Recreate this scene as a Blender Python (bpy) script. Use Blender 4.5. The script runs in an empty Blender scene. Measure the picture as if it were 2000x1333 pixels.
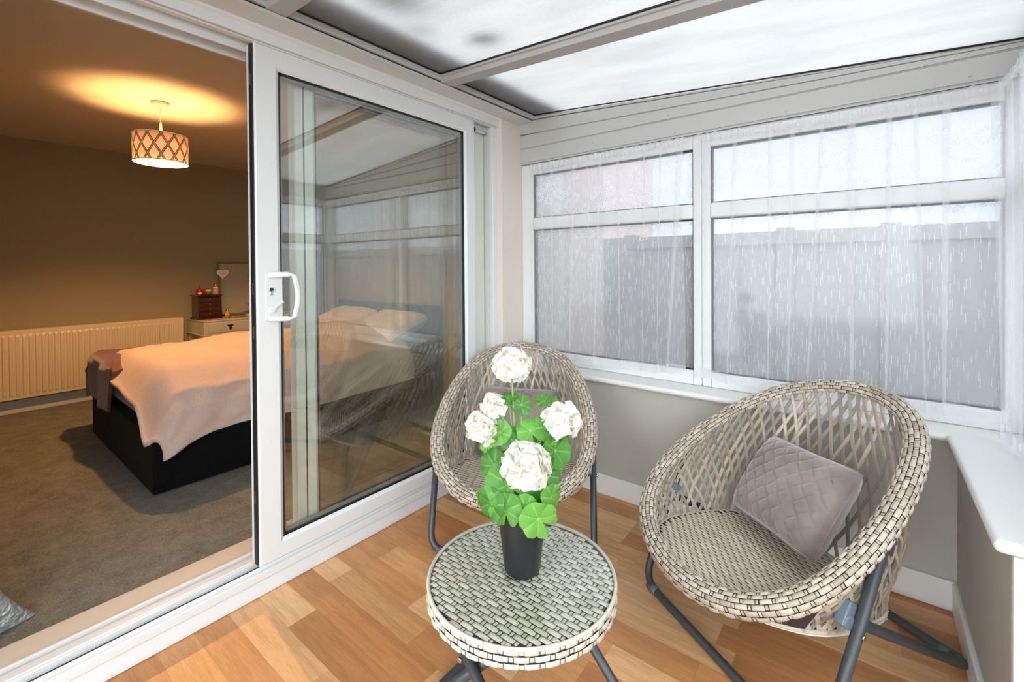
import bpy, bmesh, math, random
from math import sin, cos, pi, radians, sqrt, atan2, hypot
from mathutils import Vector, Matrix, noise
random.seed(7)
SC = bpy.context.scene
COL = SC.collection

# ------------------------------------------------------------------ camera, world, lights, exposure
# world frame: origin on the conservatory floor under the camera, +y towards the window wall, -x towards the bedroom
CAM_H = 1.2
def make_camera():
    yaw, pit, rol = 0.668117, -0.00926, -0.007408
    f = Vector((-sin(yaw)*cos(pit), cos(yaw)*cos(pit), sin(pit)))
    r = Vector((cos(yaw), sin(yaw), 0))
    u = r.cross(f)
    r2 = r*cos(rol) + u*sin(rol)
    u2 = -r*sin(rol) + u*cos(rol)
    cd = bpy.data.cameras.new('camera')
    cd.sensor_width = 36.0
    cd.lens = 885.5/2000*36
    cd.shift_y = -0.07
    cd.clip_start = 0.02
    co = bpy.data.objects.new('camera', cd)
    COL.objects.link(co)
    m = Matrix((r2, u2, -f)).transposed().to_4x4()
    m.translation = (0, 0, CAM_H)
    co.matrix_world = m
    SC.camera = co
make_camera()

world = bpy.data.worlds.new('overcast_sky')
SC.world = world
world.use_nodes = True
WT = world.node_tree
bg = WT.nodes['Background']
bg.inputs['Color'].default_value = (0.86, 0.93, 1.0, 1)
# sky brightened behind the camera as added fill light; the rest of the sky is evenly grey
wc = WT.nodes.new('ShaderNodeTexCoord')
wd = WT.nodes.new('ShaderNodeVectorMath'); wd.operation = 'DOT_PRODUCT'
wd.inputs[1].default_value = (0.42, -0.86, 0.30)
WT.links.new(wc.outputs['Generated'], wd.inputs[0])
wr = WT.nodes.new('ShaderNodeMapRange'); wr.interpolation_type = 'SMOOTHSTEP'
wr.inputs['From Min'].default_value = 0.1; wr.inputs['From Max'].default_value = 0.95
wr.inputs['To Min'].default_value = 1.6; wr.inputs['To Max'].default_value = 6.0
WT.links.new(wd.outputs['Value'], wr.inputs['Value'])
WT.links.new(wr.outputs[0], bg.inputs['Strength'])
SC.view_settings.view_transform = 'Standard'
SC.view_settings.look = 'None'
SC.view_settings.gamma = 1
SC.view_settings.exposure = 0.55
SC.cycles.use_denoising = True
SC.cycles.max_bounces = 14
SC.cycles.diffuse_bounces = 8
SC.cycles.transparent_max_bounces = 32
SC.cycles.sample_clamp_indirect = 6

LAMP = Vector((-3.60, 0.905, 0))       # bedroom pendant, plan position
def bulb_light():
    """the bulb of the pendant: glow up through the open top, a wide warm pool down through the diffuser"""
    for kind, energy, z, rot in (('POINT', 19, 1.950, 0), ('SPOT', 105, 1.946, 0)):
        ld = bpy.data.lights.new('bulb_light', kind)
        ld.energy = energy
        ld.color = (1.0, 0.53, 0.20)
        ld.shadow_soft_size = 0.028
        if kind == 'SPOT':
            ld.spot_size = 2.75; ld.spot_blend = .35
        lo = bpy.data.objects.new('bulb_light', ld)
        lo.location = (LAMP.x, LAMP.y, z)
        COL.objects.link(lo)
bulb_light()

# ------------------------------------------------------------------ helpers
def lin(h):
    if isinstance(h, str):
        c = [int(h[i:i+2], 16)/255 for i in (0, 2, 4)]
    else:
        c = [v/255 for v in h]
    return tuple(v/12.92 if v <= .04045 else ((v+.055)/1.055)**2.4 for v in c) + (1,)

class NT:
    """small shader-graph helper"""
    def __init__(s, name):
        s.m = bpy.data.materials.new(name)
        s.m.use_nodes = True
        s.t = s.m.node_tree
        s.t.nodes.clear()
        s.out = s.t.nodes.new('ShaderNodeOutputMaterial')
    def n(s, typ, **kw):
        nd = s.t.nodes.new('ShaderNode'+typ)
        for k, v in kw.items():
            if hasattr(nd, k):
                setattr(nd, k, v)
            else:
                s.set(nd, k.replace('_', ' '), v)
        return nd
    def set(s, nd, key, v):
        sk = nd.inputs[key] if not isinstance(key, int) else nd.inputs[key]
        if isinstance(v, bpy.types.NodeSocket):
            s.t.links.new(v, sk)
        else:
            sk.default_value = v
    def link(s, a, b):
        s.t.links.new(a, b)
    def math(s, op, a, b=None, c=None):
        nd = s.t.nodes.new('ShaderNodeMath'); nd.operation = op
        for i, v in enumerate((a, b, c)):
            if v is not None:
                s.set(nd, i, v)
        return nd.outputs[0]
    def vmath(s, op, a, b=None):
        nd = s.t.nodes.new('ShaderNodeVectorMath'); nd.operation = op
        s.set(nd, 0, a)
        if b is not None:
            s.set(nd, 1, b)
        return nd.outputs[0]
    def sep(s, v):
        nd = s.t.nodes.new('ShaderNodeSeparateXYZ'); s.set(nd, 0, v)
        return nd.outputs
    def comb(s, x, y, z):
        nd = s.t.nodes.new('ShaderNodeCombineXYZ')
        for i, v in enumerate((x, y, z)):
            s.set(nd, i, v)
        return nd.outputs[0]
    def ramp(s, fac, stops, interp='LINEAR'):
        nd = s.t.nodes.new('ShaderNodeValToRGB')
        cr = nd.color_ramp
        cr.interpolation = interp
        while len(cr.elements) < len(stops):
            cr.elements.new(0.5)
        for e, (p, c) in zip(cr.elements, stops):
            e.position = p; e.color = c if len(c) == 4 else tuple(c)+(1,)
        s.set(nd, 0, fac)
        return nd.outputs[0]
    def mixc(s, fac, a, b, mode='MIX'):
        nd = s.t.nodes.new('ShaderNodeMix'); nd.data_type = 'RGBA'; nd.blend_type = mode
        s.set(nd, 0, fac); s.set(nd, 6, a); s.set(nd, 7, b)
        return nd.outputs[2]
    def coord(s, which='Object'):
        return s.t.nodes.new('ShaderNodeTexCoord').outputs[which]
    def pos(s):
        return s.t.nodes.new('ShaderNodeNewGeometry').outputs['Position']
    def rnd(s):
        return s.t.nodes.new('ShaderNodeNewGeometry').outputs['Random Per Island']
    def noise(s, vec, scale, detail=2, rough=.5):
        nd = s.t.nodes.new('ShaderNodeTexNoise')
        s.set(nd, 'Vector', vec); s.set(nd, 'Scale', scale); s.set(nd, 'Detail', detail); s.set(nd, 'Roughness', rough)
        return nd.outputs[0]
    def bump(s, h, strength=.3, dist=.002):
        nd = s.t.nodes.new('ShaderNodeBump')
        s.set(nd, 'Strength', strength); s.set(nd, 'Distance', dist); s.set(nd, 'Height', h)
        return nd.outputs[0]
    def bsdf(s, color, rough=.5, metal=0, normal=None, sheen=0, coat=0, spec=.5):
        nd = s.t.nodes.new('ShaderNodeBsdfPrincipled')
        s.set(nd, 'Base Color', color); s.set(nd, 'Roughness', rough); s.set(nd, 'Metallic', metal)
        s.set(nd, 'Specular IOR Level', spec)
        if sheen: s.set(nd, 'Sheen Weight', sheen)
        if coat: s.set(nd, 'Coat Weight', coat)
        if normal is not None: s.set(nd, 'Normal', normal)
        return nd.outputs[0]
    def mixs(s, fac, a, b):
        nd = s.t.nodes.new('ShaderNodeMixShader')
        s.set(nd, 0, fac); s.link(a, nd.inputs[1]); s.link(b, nd.inputs[2])
        return nd.outputs[0]
    def adds(s, a, b):
        nd = s.t.nodes.new('ShaderNodeAddShader')
        s.link(a, nd.inputs[0]); s.link(b, nd.inputs[1])
        return nd.outputs[0]
    def done(s, sh):
        s.link(sh, s.out.inputs[0])
        return s.m

def simple(name, c, rough=.5, metal=0, var=.04, scale=25, bump=0, spec=.5, coat=0, sheen=0):
    t = NT(name)
    p = t.coord()
    nz = t.noise(p, scale, 3)
    f = t.math('MULTIPLY_ADD', nz, var*2, 1-var)
    col = t.mixc(1.0, lin(c), t.comb(f, f, f), 'MULTIPLY')
    nrm = t.bump(t.noise(p, scale*8, 2), bump, .001) if bump else None
    return t.done(t.bsdf(col, rough, metal, nrm, sheen=sheen, coat=coat, spec=spec))

class MB:
    """collects shapes, builds ONE mesh object"""
    def __init__(s):
        s.v = []; s.f = []; s.mi = []; s.sm = []
    def add(s, vs, fs, mi=0, smooth=False):
        o = len(s.v)
        s.v += [tuple(p) for p in vs]
        for f in fs:
            s.f.append(tuple(o+i for i in f)); s.mi.append(mi); s.sm.append(smooth)
    def box(s, a, b, mi=0):
        x0, x1 = sorted((a[0], b[0])); y0, y1 = sorted((a[1], b[1])); z0, z1 = sorted((a[2], b[2]))
        s.add([(x0,y0,z0),(x1,y0,z0),(x1,y1,z0),(x0,y1,z0),(x0,y0,z1),(x1,y0,z1),(x1,y1,z1),(x0,y1,z1)],
              [(0,3,2,1),(4,5,6,7),(0,1,5,4),(1,2,6,5),(2,3,7,6),(3,0,4,7)], mi)
        return s
    def obox(s, c, ax, ay, az, mi=0):
        """box from centre and three half-axis vectors"""
        c, ax, ay, az = map(Vector, (c, ax, ay, az))
        vs = [c+ax*i+ay*j+az*k for k in (-1, 1) for j in (-1, 1) for i in (-1, 1)]
        s.add(vs, [(0,2,3,1),(4,5,7,6),(0,1,5,4),(1,3,7,5),(3,2,6,7),(2,0,4,6)], mi)
        return s
    def prism(s, poly, off, mi=0):
        """extrude a closed 3-D polygon by a vector"""
        n = len(poly); off = Vector(off)
        vs = [Vector(p) for p in poly] + [Vector(p)+off for p in poly]
        s.add(vs, [tuple(range(n-1, -1, -1)), tuple(range(n, 2*n))] + [(i, (i+1) % n, n+(i+1) % n, n+i) for i in range(n)], mi)
        return s
    def tube(s, pts, r, n=12, mi=0, cap=True, closed=False):
        pts = [Vector(p) for p in pts]
        m = len(pts)
        rr = r if isinstance(r, (list, tuple)) else [r]*m
        vs = []; prev = None
        for i, p in enumerate(pts):
            if closed:
                t = pts[(i+1) % m]-pts[i-1]
            else:
                t = (pts[min(i+1, m-1)]-pts[max(i-1, 0)])
            t.normalize()
            if prev is None:
                a = Vector((0, 0, 1)) if abs(t.z) < .9 else Vector((1, 0, 0))
                u = a.cross(t).normalized()
            else:
                u = (prev - t*prev.dot(t)).normalized()
            prev = u
            w = t.cross(u)
            for k in range(n):
                an = 2*pi*k/n
                vs.append(p + (u*cos(an)+w*sin(an))*rr[i])
        fs = []
        for i in range(m if closed else m-1):
            j = (i+1) % m
            for k in range(n):
                k2 = (k+1) % n
                fs.append((i*n+k, i*n+k2, j*n+k2, j*n+k))
        if cap and not closed:
            fs.append(tuple(range(n-1, -1, -1))); fs.append(tuple((m-1)*n+k for k in range(n)))
        s.add(vs, fs, mi, True)
        return s
    def lathe(s, prof, c=(0, 0, 0), n=32, mi=0, cap_lo=True, cap_hi=True):
        """profile of (r, z) about the z axis"""
        c = Vector(c); vs = []
        for r, z in prof:
            for k in range(n):
                a = 2*pi*k/n
                vs.append(c+Vector((r*cos(a), r*sin(a), z)))
        fs = []
        for i in range(len(prof)-1):
            for k in range(n):
                k2 = (k+1) % n
                fs.append((i*n+k, i*n+k2, (i+1)*n+k2, (i+1)*n+k))
        if cap_lo: fs.append(tuple(range(n-1, -1, -1)))
        if cap_hi: fs.append(tuple((len(prof)-1)*n+k for k in range(n)))
        s.add(vs, fs, mi, True)
        return s
    def grid(s, fn, nu, nv, mi=0, smooth=True, flip=False):
        vs = [fn(i/nu, j/nv) for j in range(nv+1) for i in range(nu+1)]
        fs = []
        for j in range(nv):
            for i in range(nu):
                a = j*(nu+1)+i
                q = (a, a+1, a+nu+2, a+nu+1)
                fs.append(q[::-1] if flip else q)
        s.add(vs, fs, mi, smooth)
        return s
    def disc(s, c, axis, r, h, n=16, mi=0):
        c = Vector(c); axis = Vector(axis).normalized()
        return s.tube([c-axis*h/2, c+axis*h/2], r, n, mi)
    def build(s, name, mats, parent=None, bevel=0, seg=2, loc=None, angle=40, solid=0):
        if not isinstance(mats, (list, tuple)): mats = [mats]
        me = bpy.data.meshes.new(name)
        vs = s.v
        base = Vector(loc) if loc is not None else None
        if base is not None:
            vs = [(p[0]-base.x, p[1]-base.y, p[2]-base.z) for p in vs]
        me.from_pydata(vs, [], s.f)
        for m in mats: me.materials.append(m)
        me.polygons.foreach_set('material_index', s.mi)
        me.polygons.foreach_set('use_smooth', s.sm)
        me.update()
        o = bpy.data.objects.new(name, me)
        COL.objects.link(o)
        if base is not None: o.location = base
        if parent is not None: o.parent = parent
        if solid:
            md = o.modifiers.new('solid', 'SOLIDIFY'); md.thickness = solid; md.offset = 0
        if bevel:
            md = o.modifiers.new('bevel', 'BEVEL'); md.width = bevel; md.segments = seg
            md.limit_method = 'ANGLE'; md.angle_limit = radians(angle)
            for p in me.polygons: p.use_smooth = True
            wn = o.modifiers.new('wn', 'WEIGHTED_NORMAL'); wn.keep_sharp = True
        return o

def empty(name, loc=(0, 0, 0), rz=0):
    o = bpy.data.objects.new(name, None)
    COL.objects.link(o)
    o.location = loc; o.rotation_euler = (0, 0, rz)
    o.empty_display_size = .05
    return o
def tag(o, label, cat, group=None):
    o['label'] = label; o['category'] = cat
    if group: o['group'] = group
    return o
def struct(o, label=None, cat=None):
    o['kind'] = 'structure'
    if label: o['label'] = label
    if cat: o['category'] = cat
    return o
def copy_tree(o, parent=None):
    c = o.copy(); COL.objects.link(c)
    if parent is not None: c.parent = parent
    for ch in list(o.children): copy_tree(ch, c)
    return c
def smoothstep(a, b, x):
    t = min(1, max(0, (x-a)/(b-a)))
    return t*t*(3-2*t)
# ------------------------------------------------------------------ materials of the setting
UPVC = simple('white_upvc', (218, 219, 218), .32, var=.012, scale=6)
UPVC_WARM = simple('warm_lit_upvc', (226, 226, 216), .35, var=.02, scale=6)  # white upvc with the cream cast of the light put into its colour
GASKET = simple('black_gasket', (22, 22, 24), .5)
STEEL = simple('chrome', (200, 200, 205), .22, 1.0)
WHITEWOOD = simple('white_painted_wood', (220, 219, 215), .4, var=.02, scale=8)
TAUPE = simple('taupe_wall_paint', (172, 169, 159), .75, var=.025, scale=5, bump=.06)
PIER = simple('warm_white_wall_paint', (216, 207, 197), .75, var=.02, scale=5, bump=.06)
BEDWALL = simple('grey_bedroom_paint', (158, 148, 122), .8, var=.03, scale=4, bump=.05)
BEDCEIL = simple('bedroom_ceiling_paint', (205, 196, 180), .85, var=.02, scale=4)
CLAD = simple('white_cladding', (184, 183, 179), .38, var=.015, scale=5)
RIDGE = simple('white_aluminium', (204, 203, 199), .35, var=.015, scale=5)
BARM = simple('grey_white_aluminium', (176, 174, 172), .4, var=.015)

def floor_mat():
    t = NT('laminate_planks')
    x, y, z = t.sep(t.coord())
    row = t.math('FLOOR', t.math('DIVIDE', t.math('ADD', y, 5.0-.007), .1))
    rw = t.n('TexWhiteNoise', noise_dimensions='1D'); t.set(rw, 'W', row)
    offs = t.math('MULTIPLY', rw.outputs[0], 3.0)
    plen = .46
    u = t.math('ADD', t.math('DIVIDE', t.math('ADD', x, 9.0), plen), offs)
    colid = t.math('FLOOR', u)
    cell = t.comb(colid, row, 0.0)
    wn = t.n('TexWhiteNoise', noise_dimensions='2D'); t.set(wn, 'Vector', cell)
    tone = wn.outputs[0]
    base = t.ramp(tone, [(0, lin((176, 118, 70))), (.3, lin((192, 134, 84))), (.55, lin((207, 154, 104))), (.8, lin((219, 171, 122))), (1, lin((198, 140, 88)))])
    shift = t.vmath('SCALE', wn.outputs[1]); shift.node.inputs['Scale'].default_value = 37.0
    gv = t.vmath('ADD', t.comb(t.math('MULTIPLY', x, 1.6), t.math('MULTIPLY', y, 17.0), 0.0), shift)
    n1 = t.noise(gv, 1.1, 4, .6)
    rings = t.math('SINE', t.math('MULTIPLY', n1, 26.0))
    fine = t.noise(t.vmath('MULTIPLY', gv, (6, 9, 1)), 2.0, 3, .7)
    g = t.math('ADD', t.math('MULTIPLY', rings, .075), t.math('MULTIPLY_ADD', fine, .55, .71))
    col = t.mixc(1.0, base, t.comb(g, t.math('MULTIPLY_ADD', g, 1.12, -.12), t.math('MULTIPLY_ADD', g, 1.3, -.3)), 'MULTIPLY')
    fy = t.math('FRACT', t.math('DIVIDE', t.math('ADD', y, 5.0-.007), .1))
    fx = t.math('FRACT', u)
    ey = t.math('LESS_THAN', t.math('MINIMUM', fy, t.math('SUBTRACT', 1.0, fy)), .006)
    ex = t.math('LESS_THAN', t.math('MINIMUM', fx, t.math('SUBTRACT', 1.0, fx)), .0014)
    edge = t.math('MULTIPLY', t.math('MAXIMUM', ey, ex), .35)
    col = t.mixc(edge, col, lin((120, 72, 38)))
    return t.done(t.bsdf(col, .42, normal=t.bump(fine, .08, .001)))

def carpet_mat():
    t = NT('grey_carpet')
    p = t.coord()
    n1 = t.noise(p, 150, 4, .85); n2 = t.noise(p, 11, 5, .75)
    col = t.ramp(t.math('ADD', t.math('MULTIPLY', n1, .65), t.math('MULTIPLY', n2, .35)),
                 [(.34, lin((70, 72, 62))), (.66, lin((160, 156, 140)))])
    return t.done(t.bsdf(col, .95, normal=t.bump(n1, .8, .006), sheen=.2, spec=.1))

def roof_mat():
    """twin-wall polycarbonate: light comes through, ribs along the fall of the roof"""
    t = NT('opal_polycarbonate')
    p = t.coord()
    x, y, z = t.sep(p)
    rib = t.math('SINE', t.math('MULTIPLY', y, 2*pi/.0135))
    nz = t.noise(t.vmath('MULTIPLY', p, (1.2, 4, 1)), 1.6, 3)
    dirt = t.ramp(nz, [(.3, (.27, .267, .258)), (.6, (.315, .314, .307))])
    f = t.math('MULTIPLY_ADD', rib, .028, .972)
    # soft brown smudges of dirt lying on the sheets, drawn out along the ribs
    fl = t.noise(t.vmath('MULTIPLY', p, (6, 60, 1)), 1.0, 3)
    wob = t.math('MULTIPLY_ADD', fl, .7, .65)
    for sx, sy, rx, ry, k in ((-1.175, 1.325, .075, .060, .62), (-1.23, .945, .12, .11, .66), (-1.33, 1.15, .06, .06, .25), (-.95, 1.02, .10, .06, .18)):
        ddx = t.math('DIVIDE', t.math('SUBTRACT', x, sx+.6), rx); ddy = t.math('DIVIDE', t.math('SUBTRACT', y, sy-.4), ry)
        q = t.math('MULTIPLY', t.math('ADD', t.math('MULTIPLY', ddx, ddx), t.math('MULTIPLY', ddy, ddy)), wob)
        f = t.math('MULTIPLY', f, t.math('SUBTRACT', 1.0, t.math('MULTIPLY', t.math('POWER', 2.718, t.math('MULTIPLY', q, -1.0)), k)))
    col = t.mixc(1.0, dirt, t.comb(f, f, f), 'MULTIPLY')
    tr = t.n('BsdfTranslucent'); t.set(tr, 'Color', col)
    df = t.bsdf(lin((205, 203, 198)), .35, normal=t.bump(rib, .25, .002))
    return t.done(t.mixs(.24, tr.outputs[0], df))

def clear_glass(name, ior=1.75, tint=(.93, .96, .94)):
    t = NT(name)
    tr = t.n('BsdfTransparent'); t.set(tr, 'Color', tint+(1,))
    gl = t.n('BsdfGlossy'); t.set(gl, 'Roughness', 0.0); t.set(gl, 'Color', (1, 1, 1, 1))
    fr = t.n('Fresnel'); t.set(fr, 'IOR', ior)
    # the same reflectance from inside and outside of the thin pane
    geo = t.t.nodes.new('ShaderNodeNewGeometry')
    inv = t.math('MULTIPLY_ADD', geo.outputs['Backfacing'], 1.0/ior-ior, ior)
    t.set(fr, 'IOR', inv)
    return t.done(t.mixs(fr.outputs[0], tr.outputs[0], gl.outputs[0]))

def obscure_glass():
    """patterned privacy glass: raindrop streaks low down, daisy bursts higher up"""
    t = NT('patterned_obscure_glass')
    x, y, z = t.sep(t.pos())
    h = t.math('ADD', x, t.math('MULTIPLY', y, .9))          # runs along either window wall
    # streaks
    cs = t.comb(t.math('MULTIPLY', h, 78.0), t.math('MULTIPLY', z, 21.0), 0.0)
    vo = t.n('TexVoronoi', voronoi_dimensions='2D', feature='F1'); t.set(vo, 'Vector', cs); t.set(vo, 'Scale', 1.0); t.set(vo, 'Randomness', 1.0)
    px, py, pz = t.sep(vo.outputs['Position'])
    cx, cy, cz = t.sep(cs)
    wn = t.n('TexWhiteNoise', noise_dimensions='2D'); t.set(wn, 'Vector', vo.outputs['Position'])
    dx = t.math('ABSOLUTE', t.math('SUBTRACT', cx, px))
    dy = t.math('ABSOLUTE', t.math('SUBTRACT', cy, py))
    st = t.math('MULTIPLY', t.math('LESS_THAN', dx, .075), t.math('LESS_THAN', dy, .38))
    st = t.math('MULTIPLY', st, t.math('GREATER_THAN', wn.outputs[0], .42))
    # daisies
    cf = t.comb(t.math('MULTIPLY', h, 15.5), t.math('MULTIPLY', z, 15.5), 0.0)
    vf = t.n('TexVoronoi', voronoi_dimensions='2D', feature='F1'); t.set(vf, 'Vector', cf); t.set(vf, 'Scale', 1.0)
    fx, fy, fz = t.sep(vf.outputs['Position'])
    gx, gy, gz = t.sep(cf)
    ax = t.math('SUBTRACT', gx, fx); ay = t.math('SUBTRACT', gy, fy)
    ang = t.math('ARCTAN2', ay, ax)
    d = vf.outputs['Distance']
    pet = t.math('GREATER_THAN', t.math('SINE', t.math('MULTIPLY', ang, 11.0)), .35)
    ringm = t.math('MULTIPLY', t.math('GREATER_THAN', d, .14), t.math('LESS_THAN', d, .5))
    fl = t.math('MULTIPLY', pet, ringm)
    pe2 = t.math('MULTIPLY', t.math('LESS_THAN', t.math('ABSOLUTE', t.math('SUBTRACT', t.math('SINE', t.math('MULTIPLY', ang, 11.0)), .1)), .38), ringm)
    wf = t.n('TexWhiteNoise', noise_dimensions='2D'); t.set(wf, 'Vector', vf.outputs['Position'])
    fl = t.math('MULTIPLY', fl, t.math('GREATER_THAN', wf.outputs[0], .35))
    # where the daisies are
    nz = t.noise(t.comb(h, z, 0.0), 3.2, 2)
    zone = t.math('GREATER_THAN', t.math('ADD', z, t.math('MULTIPLY', t.math('SUBTRACT', nz, .5), .32)), 1.36)
    pat = t.math('ADD', t.math('MULTIPLY', st, t.math('SUBTRACT', 1.0, t.math('MULTIPLY', zone, .55))), t.math('MULTIPLY', fl, zone))
    pat = t.math('MINIMUM', pat, 1.0)
    cloudy = t.noise(t.comb(t.math('MULTIPLY', h, 1.5), z, 0.0), 2.6, 3)
    fac = t.math('ADD', t.math('MULTIPLY_ADD', cloudy, .18, .18), t.math('MULTIPLY', pat, .40))
    dk = t.math('MULTIPLY', t.math('MULTIPLY', pe2, t.math('GREATER_THAN', wf.outputs[0], .35)), zone)  # dark petal sides: relief shading put into the glass tint
    tr = t.n('BsdfTransparent'); t.set(tr, 'Color', t.mixc(dk, (.44, .46, .485, 1), (.27, .29, .32, 1)))
    tl = t.n('BsdfTranslucent'); t.set(tl, 'Color', (.93, .94, .95, 1))
    gl = t.n('BsdfGlossy'); t.set(gl, 'Roughness', .08)
    mx = t.mixs(fac, tr.outputs[0], tl.outputs[0])
    return t.done(t.mixs(.05, mx, gl.outputs[0]))

def brick_mat():
    t = NT('red_brick')
    x, y, z = t.sep(t.pos())
    b = t.n('TexBrick'); t.set(b, 'Vector', t.comb(t.math('ADD', x, y), z, 0.0))
    t.set(b, 'Scale', 1.0); t.set(b, 'Brick Width', .225); t.set(b, 'Row Height', .075); t.set(b, 'Mortar Size', .008)
    t.set(b, 'Color1', lin((206, 182, 178))); t.set(b, 'Color2', lin((194, 168, 164))); t.set(b, 'Mortar', lin((190, 180, 170)))
    return t.done(t.bsdf(b.outputs[0], .85))

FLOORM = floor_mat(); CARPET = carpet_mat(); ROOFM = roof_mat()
GLASS = clear_glass('door_glass', 2.1); OBSC = obscure_glass(); BRICK = brick_mat()
CLEAR = clear_glass('clear_glass', 1.45, (.97, .985, .975))
FENCE = simple('weathered_fence_wood', (138, 138, 136), .85, var=.25, scale=3)
GROUND = simple('paving', (120, 118, 112), .9, var=.15, scale=2)

# ------------------------------------------------------------------ the setting
ZC = .03                                   # bedroom carpet level
XW, YW, XR = -1.70, 2.15, .235             # house wall face, window wall face under the sill, right wall face
def roof_z(x): return 2.116 - .082*(x+1.70)

m = MB(); m.box((-1.76, -1.6, -.05), (.45, 2.16, 0)); struct(m.build('floor', FLOORM), 'light oak effect laminate plank floor of the conservatory', 'floor')
m = MB(); m.box((-5.45, -1.7, ZC-.08), (-1.98, 2.75, ZC)); struct(m.build('floor', CARPET), 'dark grey fitted carpet of the bedroom', 'floor')

# house wall with the patio door opening (y -0.36..2.06, z 0..2.06)
m = MB()
m.box((XW, 2.06, 0), (-2.0, 2.75, 2.11)); m.box((XW, -1.7, 0), (-2.0, -.36, 2.11)); m.box((-1.715, -1.7, 2.055), (-2.0, 2.75, 2.11))
struct(m.build('wall_left', PIER, bevel=.004), 'warm white house wall around the sliding patio door', 'wall')
m = MB(); m.box((-1.80, -1.7, 2.112), (-2.0, 3.4, 4.2)); m.box((-1.72, 2.32, -.1), (-2.0, 3.4, 2.111))
struct(m.build('wall_outside', BRICK), 'brick house wall rising above the lean-to roof', 'wall')

# plaster lining of the bedroom side of the house wall, other bedroom walls, ceiling
m = MB(); m.box((-2.0, 2.1, 0), (-2.02, 2.75, 2.28)); m.box((-2.0, -1.7, 0), (-2.02, -.36, 2.28)); m.box((-2.0, -.36, 2.05), (-2.02, 2.1, 2.28))
struct(m.build('wall_front', BEDWALL), 'grey painted bedroom wall around the patio door', 'wall')
m = MB(); m.box((-5.44, -1.7, ZC), (-5.52, 2.75, 2.28)); struct(m.build('wall_far', BEDWALL), 'grey painted bedroom wall behind the long radiator', 'wall')
m = MB(); m.box((-5.52, 2.65, ZC), (-2.0, 2.75, 2.28)); struct(m.build('wall_right', BEDWALL), 'grey painted bedroom wall behind the blue headboard', 'wall')
m = MB(); m.box((-5.52, -1.62, ZC), (-2.0, -1.7, 2.28)); struct(m.build('wall_left', BEDWALL), 'grey painted bedroom wall at the foot side', 'wall')
m = MB(); m.box((-5.52, -1.7, 2.268), (-2.0, 2.75, 2.34)); struct(m.build('ceiling', BEDCEIL), 'plain bedroom ceiling above the patterned pendant lamp', 'ceiling')
m = MB(); m.box((-5.44, -1.6, ZC), (-5.422, 2.65, ZC+.105)); struct(m.build('baseboard_far', WHITEWOOD, bevel=.004), 'cream skirting board under the long radiator', 'skirting')

# below-window walls, right wall, return of the right wall
m = MB(); m.box((XW-.02, YW, 0), (.43, 2.34, .585)); struct(m.build('wall_back', TAUPE), 'taupe painted low wall under the net curtained windows', 'wall')
m = MB(); m.box((XR, 1.40, 0), (.46, YW+.02, .585)); struct(m.build('wall_right', TAUPE), 'taupe painted low wall below the corner of the sill', 'wall')
m = MB(); m.box((XR, 1.382, 0), (.50, 1.40, .584)); struct(m.build('trim_2', WHITEWOOD, bevel=.003), 'white board capping the end of the low right wall', 'trim')
m = MB(); m.box((XW, YW-.014, 0), (XR, YW+.002, .103)); struct(m.build('baseboard_back', WHITEWOOD, bevel=.005), 'white skirting board along the window wall', 'skirting')
m = MB(); m.box((XR-.014, 1.40, 0), (XR+.002, YW-.012, .103)); struct(m.build('baseboard_right', WHITEWOOD, bevel=.005), 'white skirting board along the short right wall', 'skirting')

# L-shaped sill
m = MB()
poly = [(XW, 2.115), (.205, 2.115), (.205, 1.372), (.47, 1.372), (.47, 2.335), (XW, 2.335)]
m.prism([(x, y, .586) for x, y in poly], (0, 0, .028))
struct(m.build('trim_1', WHITEWOOD, bevel=.012, seg=3), 'white window sill turning the corner', 'window sill')

# windows
def window(name, label, ax, a0, a1, plane, inward, mull=.036, z0=.614, z1=1.815):
    """ax 'x': runs along x at y=plane; 'y': along y at x=plane. a0/a1 outer ends, inward = -1 room side is lower"""
    root = empty(name, (((a0+a1)/2, plane, z0) if ax == 'x' else (plane, (a0+a1)/2, z0)))
    struct(root, label, 'window')
    L = root.location
    def P(a, d, z):
        p = (a, plane+d, z) if ax == 'x' else (plane+d, a, z)
        return (p[0]-L.x, p[1]-L.y, p[2]-L.z)
    fr, to = inward*.022, -inward*.03
    m = MB()
    ga, gb = a0+mull[0], a1-mull[1]
    m.box(P(a0, fr, z0), P(ga, to, z1)); m.box(P(gb, fr, z0), P(a1, to, z1))
    m.box(P(ga, fr, z0), P(gb, to, .684)); m.box(P(ga, fr, 1.752), P(gb, to, z1))
    m.build('frame', UPVC, root, bevel=.006)
    m = MB(); m.box(P(ga-.001, fr*1.25, 1.416), P(gb+.001, to, 1.488)); m.build('transom', UPVC, root, bevel=.01)
    for za, zb in ((.684, 1.416), (1.488, 1.752)):
        m = MB(); g = .005
        m.box(P(ga, fr*.35, za), P(ga+g, to*.9, zb)); m.box(P(gb-g, fr*.35, za), P(gb, to*.9, zb))
        m.box(P(ga, fr*.35, za), P(gb, to*.9, za+g)); m.box(P(ga, fr*.35, zb-g), P(gb, to*.9, zb))
        m.build('gasket', GASKET, root)
        m = MB(); d = -inward*.004
        m.grid(lambda u, v: P(ga+g*.5+(gb-ga-g)*u, d, za+g*.5+(zb-za-g)*v), 1, 1)
        m.build('pane', OBSC, root)
    return root
window('window_1', 'white framed patterned glass window behind the left net curtain', 'x', -1.70, -.63, 2.28, -1, (.083, .04))
window('window_2', 'white framed patterned glass window behind the right net curtain', 'x', -.63, .43, 2.28, -1, (.041, .066))
window('window_3', 'white framed patterned glass window in the short right wall', 'y', 1.38, 2.25, .43, -1, (.06, .05))

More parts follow.
